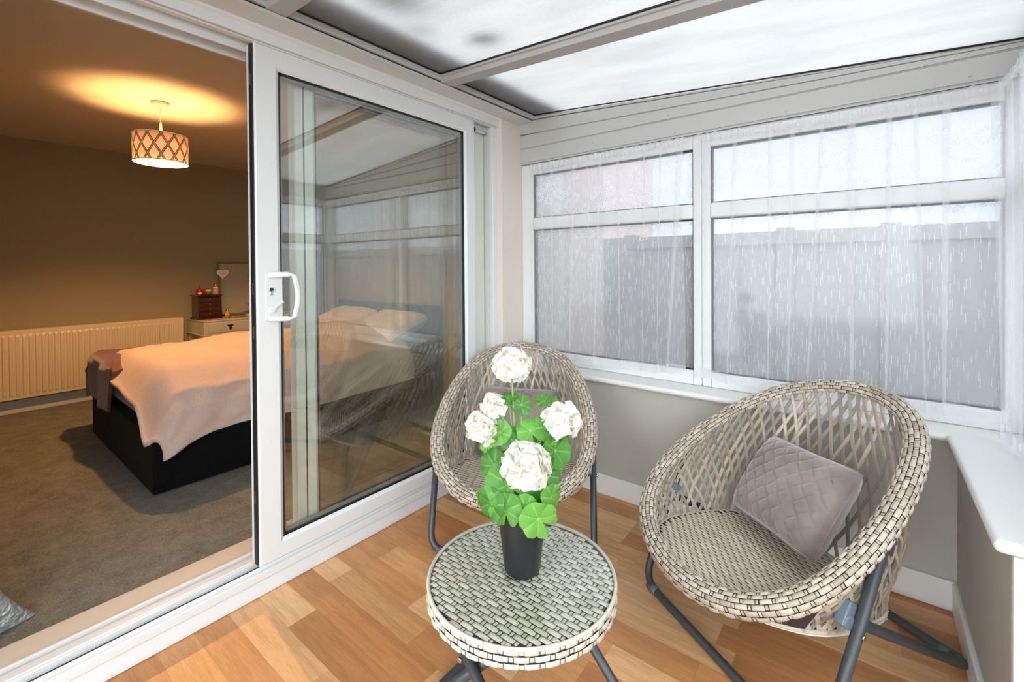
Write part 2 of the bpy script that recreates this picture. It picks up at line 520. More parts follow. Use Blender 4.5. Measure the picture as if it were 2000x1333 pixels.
# cladding boards of the gable above the windows
m = MB()
edges = [1.830, 1.918, 2.005, 2.092]
x0, x1 = -1.70, .47
m.box((x0, 2.262, 1.770), (x1, 2.33, 1.818))
for i, za in enumerate(edges):
    zb = edges[i+1]-.003 if i < 3 else 2.2
    vs = []
    for x in (x0, x1):
        zt = min(zb, roof_z(x)-.004); zl = min(za, roof_z(x)-.006)
        for y, z in ((2.245, zl), (2.245, max(zl, zt-.006)), (2.253, zt), (2.31, zt), (2.31, zl)):
            vs.append((x, y, z))
    m.add(vs, [(0,1,6,5),(1,2,7,6),(2,3,8,7),(3,4,9,8),(4,0,5,9),(4,3,2,1,0),(5,6,7,8,9)])
m.box((x0, 2.252, 1.818), (x1, 2.32, 2.0)); m.box((x0, 2.249, 1.818), (x1, 2.26, 1.8235))
gable = m.build('wall_back', CLAD); struct(gable, 'white plastic cladding boards between the windows and the sloping roof', 'wall')
for sx, sz in ((-1.2, 1.875), (-.75, 1.84), (-.30, 1.96), (-.28, 1.845), (.27, 1.93), (.275, 1.85), (-.78, 1.935)):
    m = MB(); m.lathe([(.0045, 0), (.004, .002), (.001, .003)], n=10)
    s = m.build('screw', CLAD, gable); s.rotation_euler = (pi/2, 0, 0); s.location = (sx, 2.2452, sz)
# right wall boards above window_3, header above the side door
m = MB(); m.box((.42, 1.38, 1.815), (.49, 2.31, 2.0)); m.box((.42, -1.6, 2.0-.03), (.49, 1.38, 2.0)); struct(m.build('wall_right', CLAD), 'white boards under the low edge of the roof', 'wall')

# glazed back door in the right wall beside the camera, low wall and window behind
def glazed(name, label, ax, a0, a1, plane, z0, z1, fw, mid=None):
    root = empty(name, ((a0+a1)/2, plane, z0) if ax == 'x' else (plane, (a0+a1)/2, z0)); struct(root, label, 'door' if 'door' in name else 'window')
    L = root.location
    def P(a, d, z):
        p = (a, plane+d, z) if ax == 'x' else (plane+d, a, z)
        return (p[0]-L.x, p[1]-L.y, p[2]-L.z)
    m = MB()
    m.box(P(a0, -.03, z0), P(a0+fw, .03, z1)); m.box(P(a1-fw, -.03, z0), P(a1, .03, z1))
    m.box(P(a0+fw, -.03, z0), P(a1-fw, .03, z0+fw)); m.box(P(a0+fw, -.03, z1-fw), P(a1-fw, .03, z1))
    if mid: m.box(P(a0+fw, -.03, mid-.05), P(a1-fw, .03, mid+.05))
    m.build('frame', UPVC, root, bevel=.006)
    m = MB(); m.grid(lambda u, v: P(a0+fw+(a1-a0-2*fw)*u, 0, z0+fw+(z1-z0-2*fw)*v), 1, 1); m.build('pane', CLEAR, root)
glazed('door_2', 'white glazed back door beside the low right wall', 'y', .30, 1.375, .455, 0, 1.96, .09, .85)
glazed('window_4', 'white framed window along the right wall', 'y', -1.6, .30, .455, .6, 1.96, .07)
m = MB(); m.box((.40, -1.6, 0), (.50, .30, .6)); struct(m.build('wall_right', TAUPE), 'taupe low wall under the rear side window', 'wall')
glazed('fill_window', 'white framed unseen end glazing added for fill light, opposite the cladding boards', 'x', -1.70, .45, -1.57, 0, 2.0, .06)  # full height glazing behind the camera, added to let in fill light

# roof: sheets, glazing bars, wall plate with its dark gasket, cove, eaves bar
roof = empty('ceiling', (-.6, .4, 2.05)); struct(roof, 'sloping opal polycarbonate lean-to roof', 'ceiling')
def bar_y(y, x):                 # the bars run very slightly askew
    return y - .055*(x+1.6)
bars = [-.70, .03, .735, 1.535, 2.27]
RL = roof.location
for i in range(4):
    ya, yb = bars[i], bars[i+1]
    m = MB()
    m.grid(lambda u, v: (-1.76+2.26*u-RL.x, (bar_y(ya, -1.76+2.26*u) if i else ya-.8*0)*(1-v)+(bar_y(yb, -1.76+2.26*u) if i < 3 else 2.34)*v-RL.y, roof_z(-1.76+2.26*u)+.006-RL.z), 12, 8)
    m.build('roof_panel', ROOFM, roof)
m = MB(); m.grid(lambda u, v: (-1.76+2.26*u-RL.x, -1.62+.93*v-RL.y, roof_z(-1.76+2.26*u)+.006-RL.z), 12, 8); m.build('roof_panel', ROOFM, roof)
for y in bars[:4]:
    m = MB(); vs = []
    for x in (-1.63, .49):
        yc = bar_y(y, x); z = roof_z(x)
        for dy, dz in ((-.047, .0), (-.047, -.012), (-.037, -.013), (-.034, -.034), (.034, -.034), (.037, -.013), (.047, -.012), (.047, .0)):
            vs.append((x-RL.x, yc+dy-RL.y, z+dz-RL.z))
    m.add(vs, [(i, i+1, 9+i, 8+i) for i in range(7)] + [(7, 0, 8, 15), (7, 6, 5, 4, 3, 2, 1, 0), (8, 9, 10, 11, 12, 13, 14, 15)])
    m.build('glazing_bar', BARM, roof, bevel=.002)
m = MB()                          # dark seal between sheet and bars
for y in bars[1:4]:
    for sd in (-1, 1):
        a, b = Vector((-1.6, bar_y(y, -1.6)+sd*.049, roof_z(-1.6)+.001)), Vector((.49, bar_y(y, .49)+sd*.049, roof_z(.49)+.001))
        m.tube([a-RL, b-RL], .004, 6)
m.tube([Vector((-1.594, -.8, roof_z(-1.594)+.001))-RL, Vector((-1.594, 2.26, roof_z(-1.594)+.001))-RL], .0035, 6)
m.tube([Vector((-1.59, 2.246, roof_z(-1.59)))-RL, Vector((.47, 2.246, roof_z(.47)))-RL], .0035, 6)
m.build('roof_seal', GASKET, roof)
m = MB()
m.box((-1.71-RL.x, -1.6-RL.y, 2.062-RL.z), (-1.602-RL.x, 2.262-RL.y, 2.073-RL.z)); m.box((-1.71-RL.x, -1.6-RL.y, 2.073-RL.z), (-1.612-RL.x, 2.26-RL.y, 2.082-RL.z), 1)
m.box((-1.71-RL.x, -1.6-RL.y, 2.082-RL.z), (-1.598-RL.x, 2.262-RL.y, 2.112-RL.z)); m.box((-1.602-RL.x, 2.254-RL.y, 2.062-RL.z), (-1.598-RL.x, 2.262-RL.y, 2.10-RL.z))
m.build('wall_plate', [RIDGE, GASKET], roof, bevel=.002)
m = MB()
m.box((.44-RL.x, -1.6-RL.y, 1.925-RL.z), (.50-RL.x, 2.33-RL.y, 1.945-RL.z)); m.build('eaves_bar', RIDGE, roof)
# lead flashing of the house wall, standing clear above the sheets
m = MB(); m.prism([(-1.80, -1.7, 2.30), (-1.80, -1.7, 2.27), (-1.40, -1.7, 2.145), (-1.395, -1.7, 2.155)], (0, 4.1, 0))
struct(m.build('trim_3', simple('lead', (88, 90, 94), .6), None), 'grey lead flashing above the roof edge at the house wall', 'flashing')

# cove under the wall plate
m = MB(); prof = [(-1.718, 2.016), (-1.718, 2.050), (-1.706, 2.055), (-1.704, 2.059), (-1.70, 2.0625), (-1.66, 2.0625), (-1.66, 2.068), (-1.73, 2.07), (-1.73, 2.016)]
m.prism([(x, -.5, z) for x, z in prof], (0, 2.568, 0)); struct(m.build('trim_4', UPVC, bevel=.002), 'white moulded trim board above the sliding door head', 'trim')

# outside: ground, fence, brick neighbour
m = MB(); m.box((-1.5, -8, -.25), (9, 12, -.1)); struct(m.build('ground_outside', GROUND), 'grey paving outside the conservatory', 'ground')

m = MB()
m.box((-2.6, 3.55, -.1), (5, 3.60, 1.42))
for k in range(12): m.box((-1.6+k*.55, 3.53, -.1), (-1.5+k*.55, 3.62, 1.44))
m.box((-1.6, 3.52, 1.33), (5, 3.55, 1.39)); m.box((2.2, -2, -.1), (2.25, 3.55, 1.42))
struct(m.build('wall_outside', FENCE), 'weathered grey garden fence beyond the patterned windows', 'fence')
m = MB(); m.box((-8, 5.2, -.1), (-3.45, 9, 5)); struct(m.build('wall_outside', BRICK), 'brick wall of the neighbouring house', 'wall')
# ------------------------------------------------------------------ sliding patio door
door = empty('door_1', (-1.80, .86, .06)); struct(door, 'white sliding patio door between the conservatory and the bedroom', 'door')
DL = Vector(door.location)
class DB(MB):
    def build(s, name, mats, parent=None, **kw):
        s.v = [(p[0]-DL.x, p[1]-DL.y, p[2]-DL.z) for p in s.v]
        return MB.build(s, name, mats, parent if parent is not None else door, **kw)
Y0, Y1 = -.36, 2.06
m = DB()                                  # outer frame
m.box((-1.735, Y0, 2.012), (-1.765, Y1, 2.055)); m.box((-1.765, Y0, 2.028), (-1.88, Y1, 2.055))
m.box((-1.795, Y0, 1.990), (-1.806, Y1, 2.028)); m.box((-1.868, Y0, 1.985), (-1.88, Y1, 2.028))
m.box((-1.735, 2.022, .055), (-1.765, Y1, 2.012)); m.box((-1.765, 2.034, .055), (-1.88, Y1, 2.028)); m.box((-1.868, 2.0, .1), (-1.88, 2.034, 1.985))
m.box((-1.735, Y0, .055), (-1.765, Y0+.04, 2.012)); m.box((-1.765, Y0, .055), (-1.88, Y0+.03, 2.028))
m.build('frame', UPVC, bevel=.003)
m = DB()                                  # lower frame with its track channels
m.box((-1.735, Y0, .058), (-1.752, Y1, .088)); m.box((-1.752, Y0, .058), (-1.757, Y1, .099))
m.box((-1.757, Y0, .058), (-1.88, Y1, .070)); m.box((-1.797, Y0, .070), (-1.806, Y1, .098)); m.box((-1.806, Y0, .070), (-1.84, Y1, .102)); m.box((-1.868, Y0, .070), (-1.88, Y1, .100))
m.build('track', UPVC, bevel=.003)
m = DB()
for xx in (-1.7655, -1.7885): m.box((xx, Y0, .070), (xx-.009, Y1, .0735))
m.box((-1.7575, Y0, .0705), (-1.7625, Y1, .074)); m.box((-1.791, Y0, .0705), (-1.7965, Y1, .077))
m.build('track_seal', GASKET)
m = DB(); m.tube([(-1.777, Y0+.03, .0765), (-1.777, .71, .0765)], .0045, 8); m.build('rail', STEEL)

def sash(name, y0, y1, z0, z1, xf, xb, st, sb, zt, zb, mat, glass_x):
    """frame of one leaf: mitred-looking stiles and rails with a sloping glazing bead"""
    yi0, yi1, zi0, zi1 = y0+st, y1-sb, zb, zt
    m = DB()
    out = [(y0, z0), (y1, z0), (y1, z1), (y0, z1)]
    b1 = [(yi0-.013, zi0-.013), (yi1+.013, zi0-.013), (yi1+.013, zi1+.013), (yi0-.013, zi1+.013)]
    inn = [(yi0, zi0), (yi1, zi0), (yi1, zi1), (yi0, zi1)]
    e = .004
    loops = [[(xf-.005, a, b) for a, b in out],
             [(xf, a+(e if i in (0, 3) else -e), b+(e if i < 2 else -e)) for i, (a, b) in enumerate(out)],
             [(xf, a, b) for a, b in b1], [(xf-.010, a, b) for a, b in inn], [(xb+.006, a, b) for a, b in inn],
             [(xb, a, b) for a, b in b1], [(xb, a, b) for a, b in out]]
    vs = [p for L in loops for p in L]
    fs = []
    for k in range(len(loops)):
        k2 = (k+1) % len(loops)
        for i in range(4):
            j = (i+1) % 4
            fs.append((k*4+i, k*4+j, k2*4+j, k2*4+i))
    m.add(vs, fs)
    s = m.build(name, mat)
    g = .006
    m = DB()
    for (a0, a1, c0, c1) in ((yi0, yi0+g, zi0, zi1), (yi1-g, yi1, zi0, zi1), (yi0, yi1, zi0, zi0+g), (yi0, yi1, zi1-g, zi1)):
        m.box((xf-.0105, a0, c0), (xb+.007, a1, c1))
    m.build('gasket', GASKET, s)
    for i, gx in enumerate(glass_x):
        m = DB(); m.grid(lambda u, v: (gx, yi0+g+(yi1-yi0-2*g)*u, zi0+g+(zi1-zi0-2*g)*v), 1, 1); m.build('pane', GLASS, s)
    m = DB(); w = .010                    # spacer bar of the double glazing
    for (a0, a1, c0, c1) in ((yi0+g, yi0+g+w, zi0+g, zi1-g), (yi1-g-w, yi1-g, zi0+g, zi1-g), (yi0+g, yi1-g, zi0+g, zi0+g+w), (yi0+g, yi1-g, zi1-g-w, zi1-g)):
        m.box((glass_x[0]-.0015, a0, c0), (glass_x[-1]+.0015, a1, c1))
    m.build('spacer', simple('grey_spacer', (120, 124, 124), .4), s)
    return s
slide = sash('sliding_leaf', .714, 1.872, .106, 2.013, -1.738, -1.790, .088, .078, 1.934, .176, UPVC, (-1.757, -1.778))
fixed = sash('fixed_leaf', .893, 2.030, .104, 1.992, -1.812, -1.864, .090, .082, 1.930, .160, UPVC_WARM, (-1.830, -1.851))
m = DB(); m.box((-1.8105, .9275, .15), (-1.8125, .9325, 1.95)); m.build('groove', GASKET, fixed)
# brush strip on the leading edge of the sliding leaf and its keeps
m = DB(); m.box((-1.748, .7085, .112), (-1.772, .7145, 2.008)); m.build('brush_strip', GASKET, slide)
m = DB(); m.box((-1.776, .708, .112), (-1.788, .7145, 2.008)); m.build('edge_cover', UPVC, slide)
for zz in (1.88, 1.12, .96, .36):
    m = DB(); m.box((-1.756, .7065, zz-.022), (-1.763, .710, zz+.022)); m.build('lock_keep', STEEL, slide)
# handle: plate, bowed grip, cylinder, lever
def zf(py): return 1.2+(526.5-py)/885.5*1.862
HX = -1.738
m = DB(); m.box((HX, .742, 1.002), (HX+.006, .803, 1.178)); plate = m.build('handle', UPVC, slide, bevel=.005, seg=3)
m = DB()
arc = []
for k in range(15):
    a = k/14
    zz = 1.168-.156*a
    bow = sin(pi*a)
    arc.append(Vector((HX+.048, .826+.014*bow, zz)))
path = [Vector((HX+.004, .752, 1.170)), Vector((HX+.030, .775, 1.171)), Vector((HX+.043, .803, 1.172))]+arc+[Vector((HX+.043, .803, 1.008)), Vector((HX+.030, .775, 1.009)), Vector((HX+.004, .752, 1.010))]
vs = []; n = len(path)
for i, p in enumerate(path):
    t = (path[min(i+1, n-1)]-path[max(i-1, 0)]).normalized()
    side = Vector((0, t.z, -t.y)); side = side.normalized() if side.length > .2 else Vector((0, 0, 1))
    if i < 3: side = Vector((0, 0, 1))
    if i >= n-3: side = Vector((0, 0, -1))
    if 3 <= i < n-3: side = Vector((0, 1, 0))
    up = Vector((1, 0, 0))
    for a, b in ((-.009, -.006), (.009, -.006), (.010, .002), (.005, .007), (-.005, .007), (-.010, .002)):
        vs.append(p+side*a+up*b)
fs = [(i*6+k, i*6+(k+1) % 6, (i+1)*6+(k+1) % 6, (i+1)*6+k) for i in range(n-1) for k in range(6)]+[(5, 4, 3, 2, 1, 0), tuple((n-1)*6+k for k in range(6))]
m.add(vs, fs, 0, True); m.build('grip', UPVC, slide, bevel=.002)
m = DB(); m.disc((HX+.007, .7605, 1.116), (1, 0, 0), .0088, .008, 20); m.box((HX+.003, .7562, 1.096), (HX+.0105, .7648, 1.113)); m.build('lock_cylinder', STEEL, slide, bevel=.001)
m = DB(); m.disc((HX+.0115, .7605, 1.1165), (1, 0, 0), .0062, .001, 16, 0); m.box((HX+.0118, .7598, 1.1115), (HX+.0124, .7612, 1.1215), 0); m.build('keyhole', GASKET, slide)
m = DB(); m.disc((HX+.010, .762, 1.041), (1, 0, 0), .011, .012, 20)
m.obox((HX+.0135, .780, 1.057), (.0032, 0, 0), Vector((0, .021, .0155))*1.0, Vector((0, -.0036, .0048)))
m.build('lever', UPVC, slide, bevel=.0025, seg=3)
# bump stop at the head of the fixed leaf
m = DB(); m.tube([(-1.790, 1.915, 1.982), (-1.790, 2.020, 1.982)], .009, 12); m.build('head_guide', UPVC)
m = DB(); m.tube([(-1.784, 1.900, 1.982), (-1.784, 1.920, 1.982)], .0125, 14); m.build('bump_stop', GASKET)

# step board, inner threshold board
m = MB(); prof = [(-1.738, 0), (-1.735, .006), (-1.735, .020), (-1.738, .030), (-1.741, .056), (-1.80, .057), (-1.80, 0)]
m.prism([(x, -1.6, z) for x, z in prof], (0, 3.67, 0)); struct(m.build('trim_5', UPVC, bevel=.004), 'white step board along the foot of the patio door', 'threshold')
m = MB(); m.box((-1.80, -.36, .0), (-2.0, 2.06, .056)); m.box((-1.882, -.36, .056), (-2.004, 2.06, .086)); struct(m.build('trim_6', simple('beige_threshold', (204, 196, 184), .5), bevel=.004), 'beige painted threshold board beside the carpet', 'threshold')
m = MB(); m.box((-1.882, -.36, 2.032), (-2.004, 2.06, 2.06)); struct(m.build('trim_7', simple('soffit_paint', (190, 184, 172), .7)), 'plain soffit above the patio door opening', 'trim')
# ------------------------------------------------------------------ woven resin furniture
def wicker_mat(name, tones, rough=.5):
    t = NT(name)
    r = t.rnd()
    col = t.ramp(r, [(i/(len(tones)-1), lin(c)) for i, c in enumerate(tones)])
    p = t.coord()
    n = t.noise(p, 160, 2)
    f = t.math('MULTIPLY_ADD', n, .16, .92)
    col = t.mixc(1.0, col, t.comb(f, f, f), 'MULTIPLY')
    return t.done(t.bsdf(col, rough, normal=t.bump(n, .12, .001)))
WICK = wicker_mat('wicker_beige_grey', [(184, 171, 154), (168, 155, 138), (194, 182, 167), (154, 141, 124), (180, 167, 150)])
WICK_S = wicker_mat('wicker_seat', [(192, 178, 160), (182, 167, 148), (202, 190, 174), (176, 161, 142)])
LATT = wicker_mat('wicker_lattice', [(176, 158, 136), (140, 130, 116), (192, 176, 154), (130, 124, 116), (172, 156, 136), (112, 110, 106), (184, 166, 142)])
WDARK = simple('wicker_underside', (46, 38, 31), .8, var=.2, scale=40)
TUBE = simple('charcoal_powder_coat', (58, 62, 64), .42, var=.04)
PAD = simple('grey_plastic_foot', (92, 95, 96), .5)
HINGE = simple('blue_grey_plastic', (98, 110, 120), .4)

def pad(m, S, u0, u1, v0, v1, h, mi=0, nu=5, crown=.3, sink=-.0012):
    """one visible length of a woven strand on surface S(u, v) -> (point, normal); it dips under its neighbours at both ends"""
    vs = []
    vp = (0, .18, .5, .82, 1)
    for j, b in enumerate(vp):
        cr = (1-crown) if j in (0, 4) else (.95 if j in (1, 3) else 1.0)
        for i in range(nu+1):
            a = i/nu
            p, n = S(u0+(u1-u0)*a, v0+(v1-v0)*b)
            arch = min(1.0, sin(pi*a)*1.7)
            vs.append(p+n*(sink+(h-sink)*arch*cr if j not in (0, 4) else sink+(h-sink)*arch*cr*.35))
    fs = [(j*(nu+1)+i, j*(nu+1)+i+1, (j+1)*(nu+1)+i+1, (j+1)*(nu+1)+i) for j in range(4) for i in range(nu)]
    m.add(vs, fs, mi, True)

# chair shape in its own frame: x to the side, y to the front, z up, origin on the floor
RA, RB, RF, RZ, RT, RC, RE, RE2 = .364, .406, .0887, .5439, .2326, -.0161, .1696, .0822
def rim_c(t):
    return Vector((RA*sin(t)*(1+RE*cos(t)+RE2*cos(2*t)), RF+RB*cos(t), RZ-RT*cos(t)+RC*cos(2*t)))
_d = rim_c(0)-rim_c(pi)
RIM_N = Vector((1, 0, 0)).cross(_d).normalized()
if RIM_N.z < 0: RIM_N = -RIM_N
RIM_CEN = Vector((0, RF, RZ))
def rim_frame(t):
    c = rim_c(t)
    tg = (rim_c(t+.01)-rim_c(t-.01)).normalized()
    r = tg.cross(RIM_N).normalized()
    if r.dot(c-RIM_CEN) < 0: r = -r
    n = r.cross(tg).normalized()
    if n.dot(RIM_N) < 0: n = -n
    return c, tg, r, n
# arc-length table of the rim
NT_ = 720
_L = [0.0]
for i in range(NT_):
    _L.append(_L[-1]+(rim_c(2*pi*(i+1)/NT_)-rim_c(2*pi*i/NT_)).length)
RIM_LEN = _L[-1]
def theta_at(s):
    s = s % RIM_LEN
    lo, hi = 0, NT_
    while hi-lo > 1:
        mid = (lo+hi)//2
        if _L[mid] <= s: lo = mid
        else: hi = mid
    return 2*pi*(lo+(s-_L[lo])/(_L[hi]-_L[lo]))/NT_
# brim cross-section (r outward, n up), from the inside lip over the top and round the outside
PROF = [(-.036, -.014), (-.0345, -.004), (-.026, .003), (-.012, .008), (.003, .009), (.014, .005), (.0205, -.004), (.0225, -.015), (.021, -.026)]
_pl = [0.0]
for a, b in zip(PROF, PROF[1:]): _pl.append(_pl[-1]+hypot(b[0]-a[0], b[1]-a[1]))
PLEN = _pl[-1]
def prof_at(d):
    d = min(max(d, 0), PLEN)
    for i in range(len(PROF)-1):
        if d <= _pl[i+1]+1e-9:
            f = (d-_pl[i])/(_pl[i+1]-_pl[i])
            a, b = PROF[i], PROF[i+1]
            tx, ty = b[0]-a[0], b[1]-a[1]; l = hypot(tx, ty)
            return a[0]+tx*f, a[1]+ty*f, -ty/l, tx/l
def brim_wide(t):                # the band drapes a little wider over the front edge
    return 1+.35*smoothstep(.25, 1, cos(t))
def brim(s, d):
    th = theta_at(s)
    c, tg, r, n = rim_frame(th)
    a, b, na, nb = prof_at(d)
    if d > PLEN*.5:
        b *= 1 if b > 0 else brim_wide(th)
    return c+r*a+n*b, (r*na+n*nb).normalized()

SEAT_F, SEAT_B = .452, -.085
def seat_z(y): return .236+(y-SEAT_B)*.094+.012*((y-.18)/.28)**2
def seat_edge(t):
    """boundary of the seat seen from the rim angle t"""
    cs, sn = cos(t), sin(t)
    ex = .82 if cs > 0 else .62
    y = .165+(.287 if cs > 0 else .25)*math.copysign(abs(cs)**ex, cs)
    x = .292*math.copysign(abs(sn)**ex, sn)
    c, tg, r, n = rim_frame(t)
    lip = c-r*.037-n*.015
    k = smoothstep(.55, .98, cs)
    x = x*(1-k)+lip.x*k; y = y*(1-k)+lip.y*k
    return Vector((x, y, seat_z(y)))
def wall(t, v):
    """bowl between the rim (v=0) and the seat edge (v=1)"""
    c, tg, r, n = rim_frame(t)
    a = c-r*.030-n*.012
    b = seat_edge(t)
    p = a.lerp(b, v)
    o = Vector((p.x, p.y-.15, 0))
    if o.length > 1e-4: o.normalize()
    return p+o*.028*sin(pi*min(v*1.1, 1))*smoothstep(.05, .25, (a-b).length)
def wall_n(t, v):
    e = .01
    a = wall(t+e, v)-wall(t-e, v); b = wall(t, min(v+e, 1))-wall(t, max(v-e, 0))
    n = a.cross(b)
    n.normalize()
    p = wall(t, v)
    if n.dot(Vector((0, .15, .6))-p) < 0: n = -n
    return n

def chair_rim_mb():
    m = MB()
    # dark core under the strands
    NS = 150
    m.grid(lambda u, v: (lambda q: q[0]-q[1]*.0034)(brim(u*RIM_LEN, v*PLEN)), NS, 10, 1)
    K = 7
    nb = 66
    per = RIM_LEN/nb
    w = PLEN/K
    for k in range(K):
        off = (.5 if k % 2 else 0)*per
        for i in range(nb):
            s0 = i*per+off
            jit = random.uniform(-.001, .001)
            pad(m, brim, s0+.0050+jit, s0+per-.0050+jit, k*w+.0007, (k+1)*w-.0007, .0026, 0, 5)
            # the spoke that shows between two lengths
            pad(m, brim, s0-.0033+jit, s0+.0033+jit, k*w+.0016, (k+1)*w-.0016, .0002, 0, 2, .2, -.0015)
    return m

def strip(m, pts, nrm, w, th=.0016, mi=0):
    """flat strand along a polyline"""
    n = len(pts); vs = []
    for i in range(n):
        t = (pts[min(i+1, n-1)]-pts[max(i-1, 0)]).normalized()
        sd = t.cross(nrm[i]).normalized()
        for a, b in ((-.5, -.4), (-.32, .6), (.32, .6), (.5, -.4)):
            vs.append(pts[i]+sd*w*a+nrm[i]*th*b*2)
    fs = [(i*4+k, i*4+(k+1) % 4, (i+1)*4+(k+1) % 4, (i+1)*4+k) for i in range(n-1) for k in range(4)]
    m.add(vs, fs, mi, False)

def chair_back_mb():
    m = MB()
    lo, hi = radians(48), radians(312)
    # space the strands evenly along the middle of the bowl
    N = 400
    L = [0.0]; T = [lo+(hi-lo)*i/N for i in range(N+1)]
    for i in range(N): L.append(L[-1]+(wall(T[i+1], .35)-wall(T[i], .35)).length)
    tot = L[-1]
    def th(s):
        if s <= 0 or s >= tot: return None
        a, b = 0, N
        while b-a > 1:
            c = (a+b)//2
            if L[c] <= s: a = c
            else: b = c
        return T[a]+(T[b]-T[a])*(s-L[a])/(L[b]-L[a])
    pitch = .0375
    n = int(tot/pitch)
    for fam in (-1, 1):
        for k in range(-4, n+5):
            s0 = (k+.5+(.0 if fam < 0 else .5))*pitch
            run = []; rn = []
            for j in range(15):
                v = j/14
                t = th(s0+fam*.175*v)
                if t is None: continue
                h = (wall(t, 0)-wall(t, 1)).length
                nn = wall_n(t, v)
                weave = .0022*sin(pi*(v*6.9+k))*fam
                run.append(wall(t, v)+nn*(weave+.0005*fam)); rn.append(nn)
            if len(run) > 2:
                strip(m, run, rn, random.uniform(.0118, .0132))
    return m

def chair_front_wall_mb():
    """close-woven part of the bowl between rim and seat near the front corners and low at the sides"""
    m = MB()
    m.grid(lambda u, v: wall(radians(-64)+radians(128)*u, v)-wall_n(radians(-64)+radians(128)*u, v)*.003, 50, 4, 1)
    rows = 5
    for r_ in range(rows):
        for i in range(26):
            t0 = radians(-62)+radians(124)*(i+(.5 if r_ % 2 else 0))/26
            t1 = t0+radians(124)/26
            if t1 > radians(63): continue
            hgt = (wall((t0+t1)/2, 0)-wall((t0+t1)/2, 1)).length
            if hgt < .012 + .01*(r_ % 2): continue
            S = lambda u, v: (wall(u, v), wall_n(u, v))
            pad(m, S, t0+.004, t1-.004, r_/rows+.03, (r_+1)/rows-.03, .002, 0, 4)
    return m

def chair_seat_mb():
    m = MB()
    # outline radius by angle around the seat centre
    CEN = Vector((0, .17, 0))
    E = [seat_edge(2*pi*i/180) for i in range(180)]
    def inside(x, y, marg):
        w = False
        for i in range(180):
            a, b = E[i], E[i-1]
            ax, ay = a.x*(1-marg), .17+(a.y-.17)*(1-marg); bx, by = b.x*(1-marg), .17+(b.y-.17)*(1-marg)
            if (ay > y) != (by > y) and x < (bx-ax)*(y-ay)/(by-ay)+ax: w = not w
        return w
    def base(u, v):
        e = seat_edge(2*pi*u)
        x, y = e.x*v, .17+(e.y-.17)*v
        return Vector((x, y, seat_z(y)-.0045))
    m.grid(base, 120, 14, 1, True, True)
    # underside of the basket
    vs = [Vector((0, .17, seat_z(.17)-.022))]+[Vector((e.x*1.02, .17+(e.y-.17)*1.0, e.z-.013)) for e in E]
    m.add(vs, [(0, 1+(i+1) % 180, 1+i) for i in range(180)], 1, True)
    vs = [Vector((e.x, e.y, e.z-.004)) for e in E]+[Vector((e.x*1.02, .17+(e.y-.17), e.z-.013)) for e in E]
    m.add(vs, [(i, (i+1) % 180, 180+(i+1) % 180, 180+i) for i in range(180)], 0, True)
    S = lambda u, v: (Vector((u, v, seat_z(v)-.002)), Vector((0, -.09, 1)).normalized())
    pitch, per = .0118, .037
    y = SEAT_B+.004; r_ = 0
    while y < .47:
        x = -.33+(per/2 if r_ % 2 else 0)
        while x < .33:
            xm, ym = x+per/2, y+pitch/2
            if inside(xm, ym, .025):
                pad(m, S, x+.0034, x+per-.0034, y+.0011, y+pitch-.0011, .0028, 0, 4)
                pad(m, S, x-.0030, x+.0030, y+.0022, y+pitch-.0022, .0006, 0, 2, .2, -.001)
            x += per
        y += pitch; r_ += 1
    return m

def bend(pts, r=.05, n=6):
    """round the inner corners of a polyline"""
    pts = [Vector(p) for p in pts]
    out = [pts[0]]
    for i in range(1, len(pts)-1):
        a, b, c = pts[i-1], pts[i], pts[i+1]
        d1 = (a-b); d2 = (c-b)
        k = min(r, d1.length*.49, d2.length*.49)
        p0, p1 = b+d1.normalized()*k, b+d2.normalized()*k
        for j in range(n+1):
            t = j/n
            out.append(p0*(1-t)**2+b*2*t*(1-t)+p1*t*t)
    out.append(pts[-1])
    return out

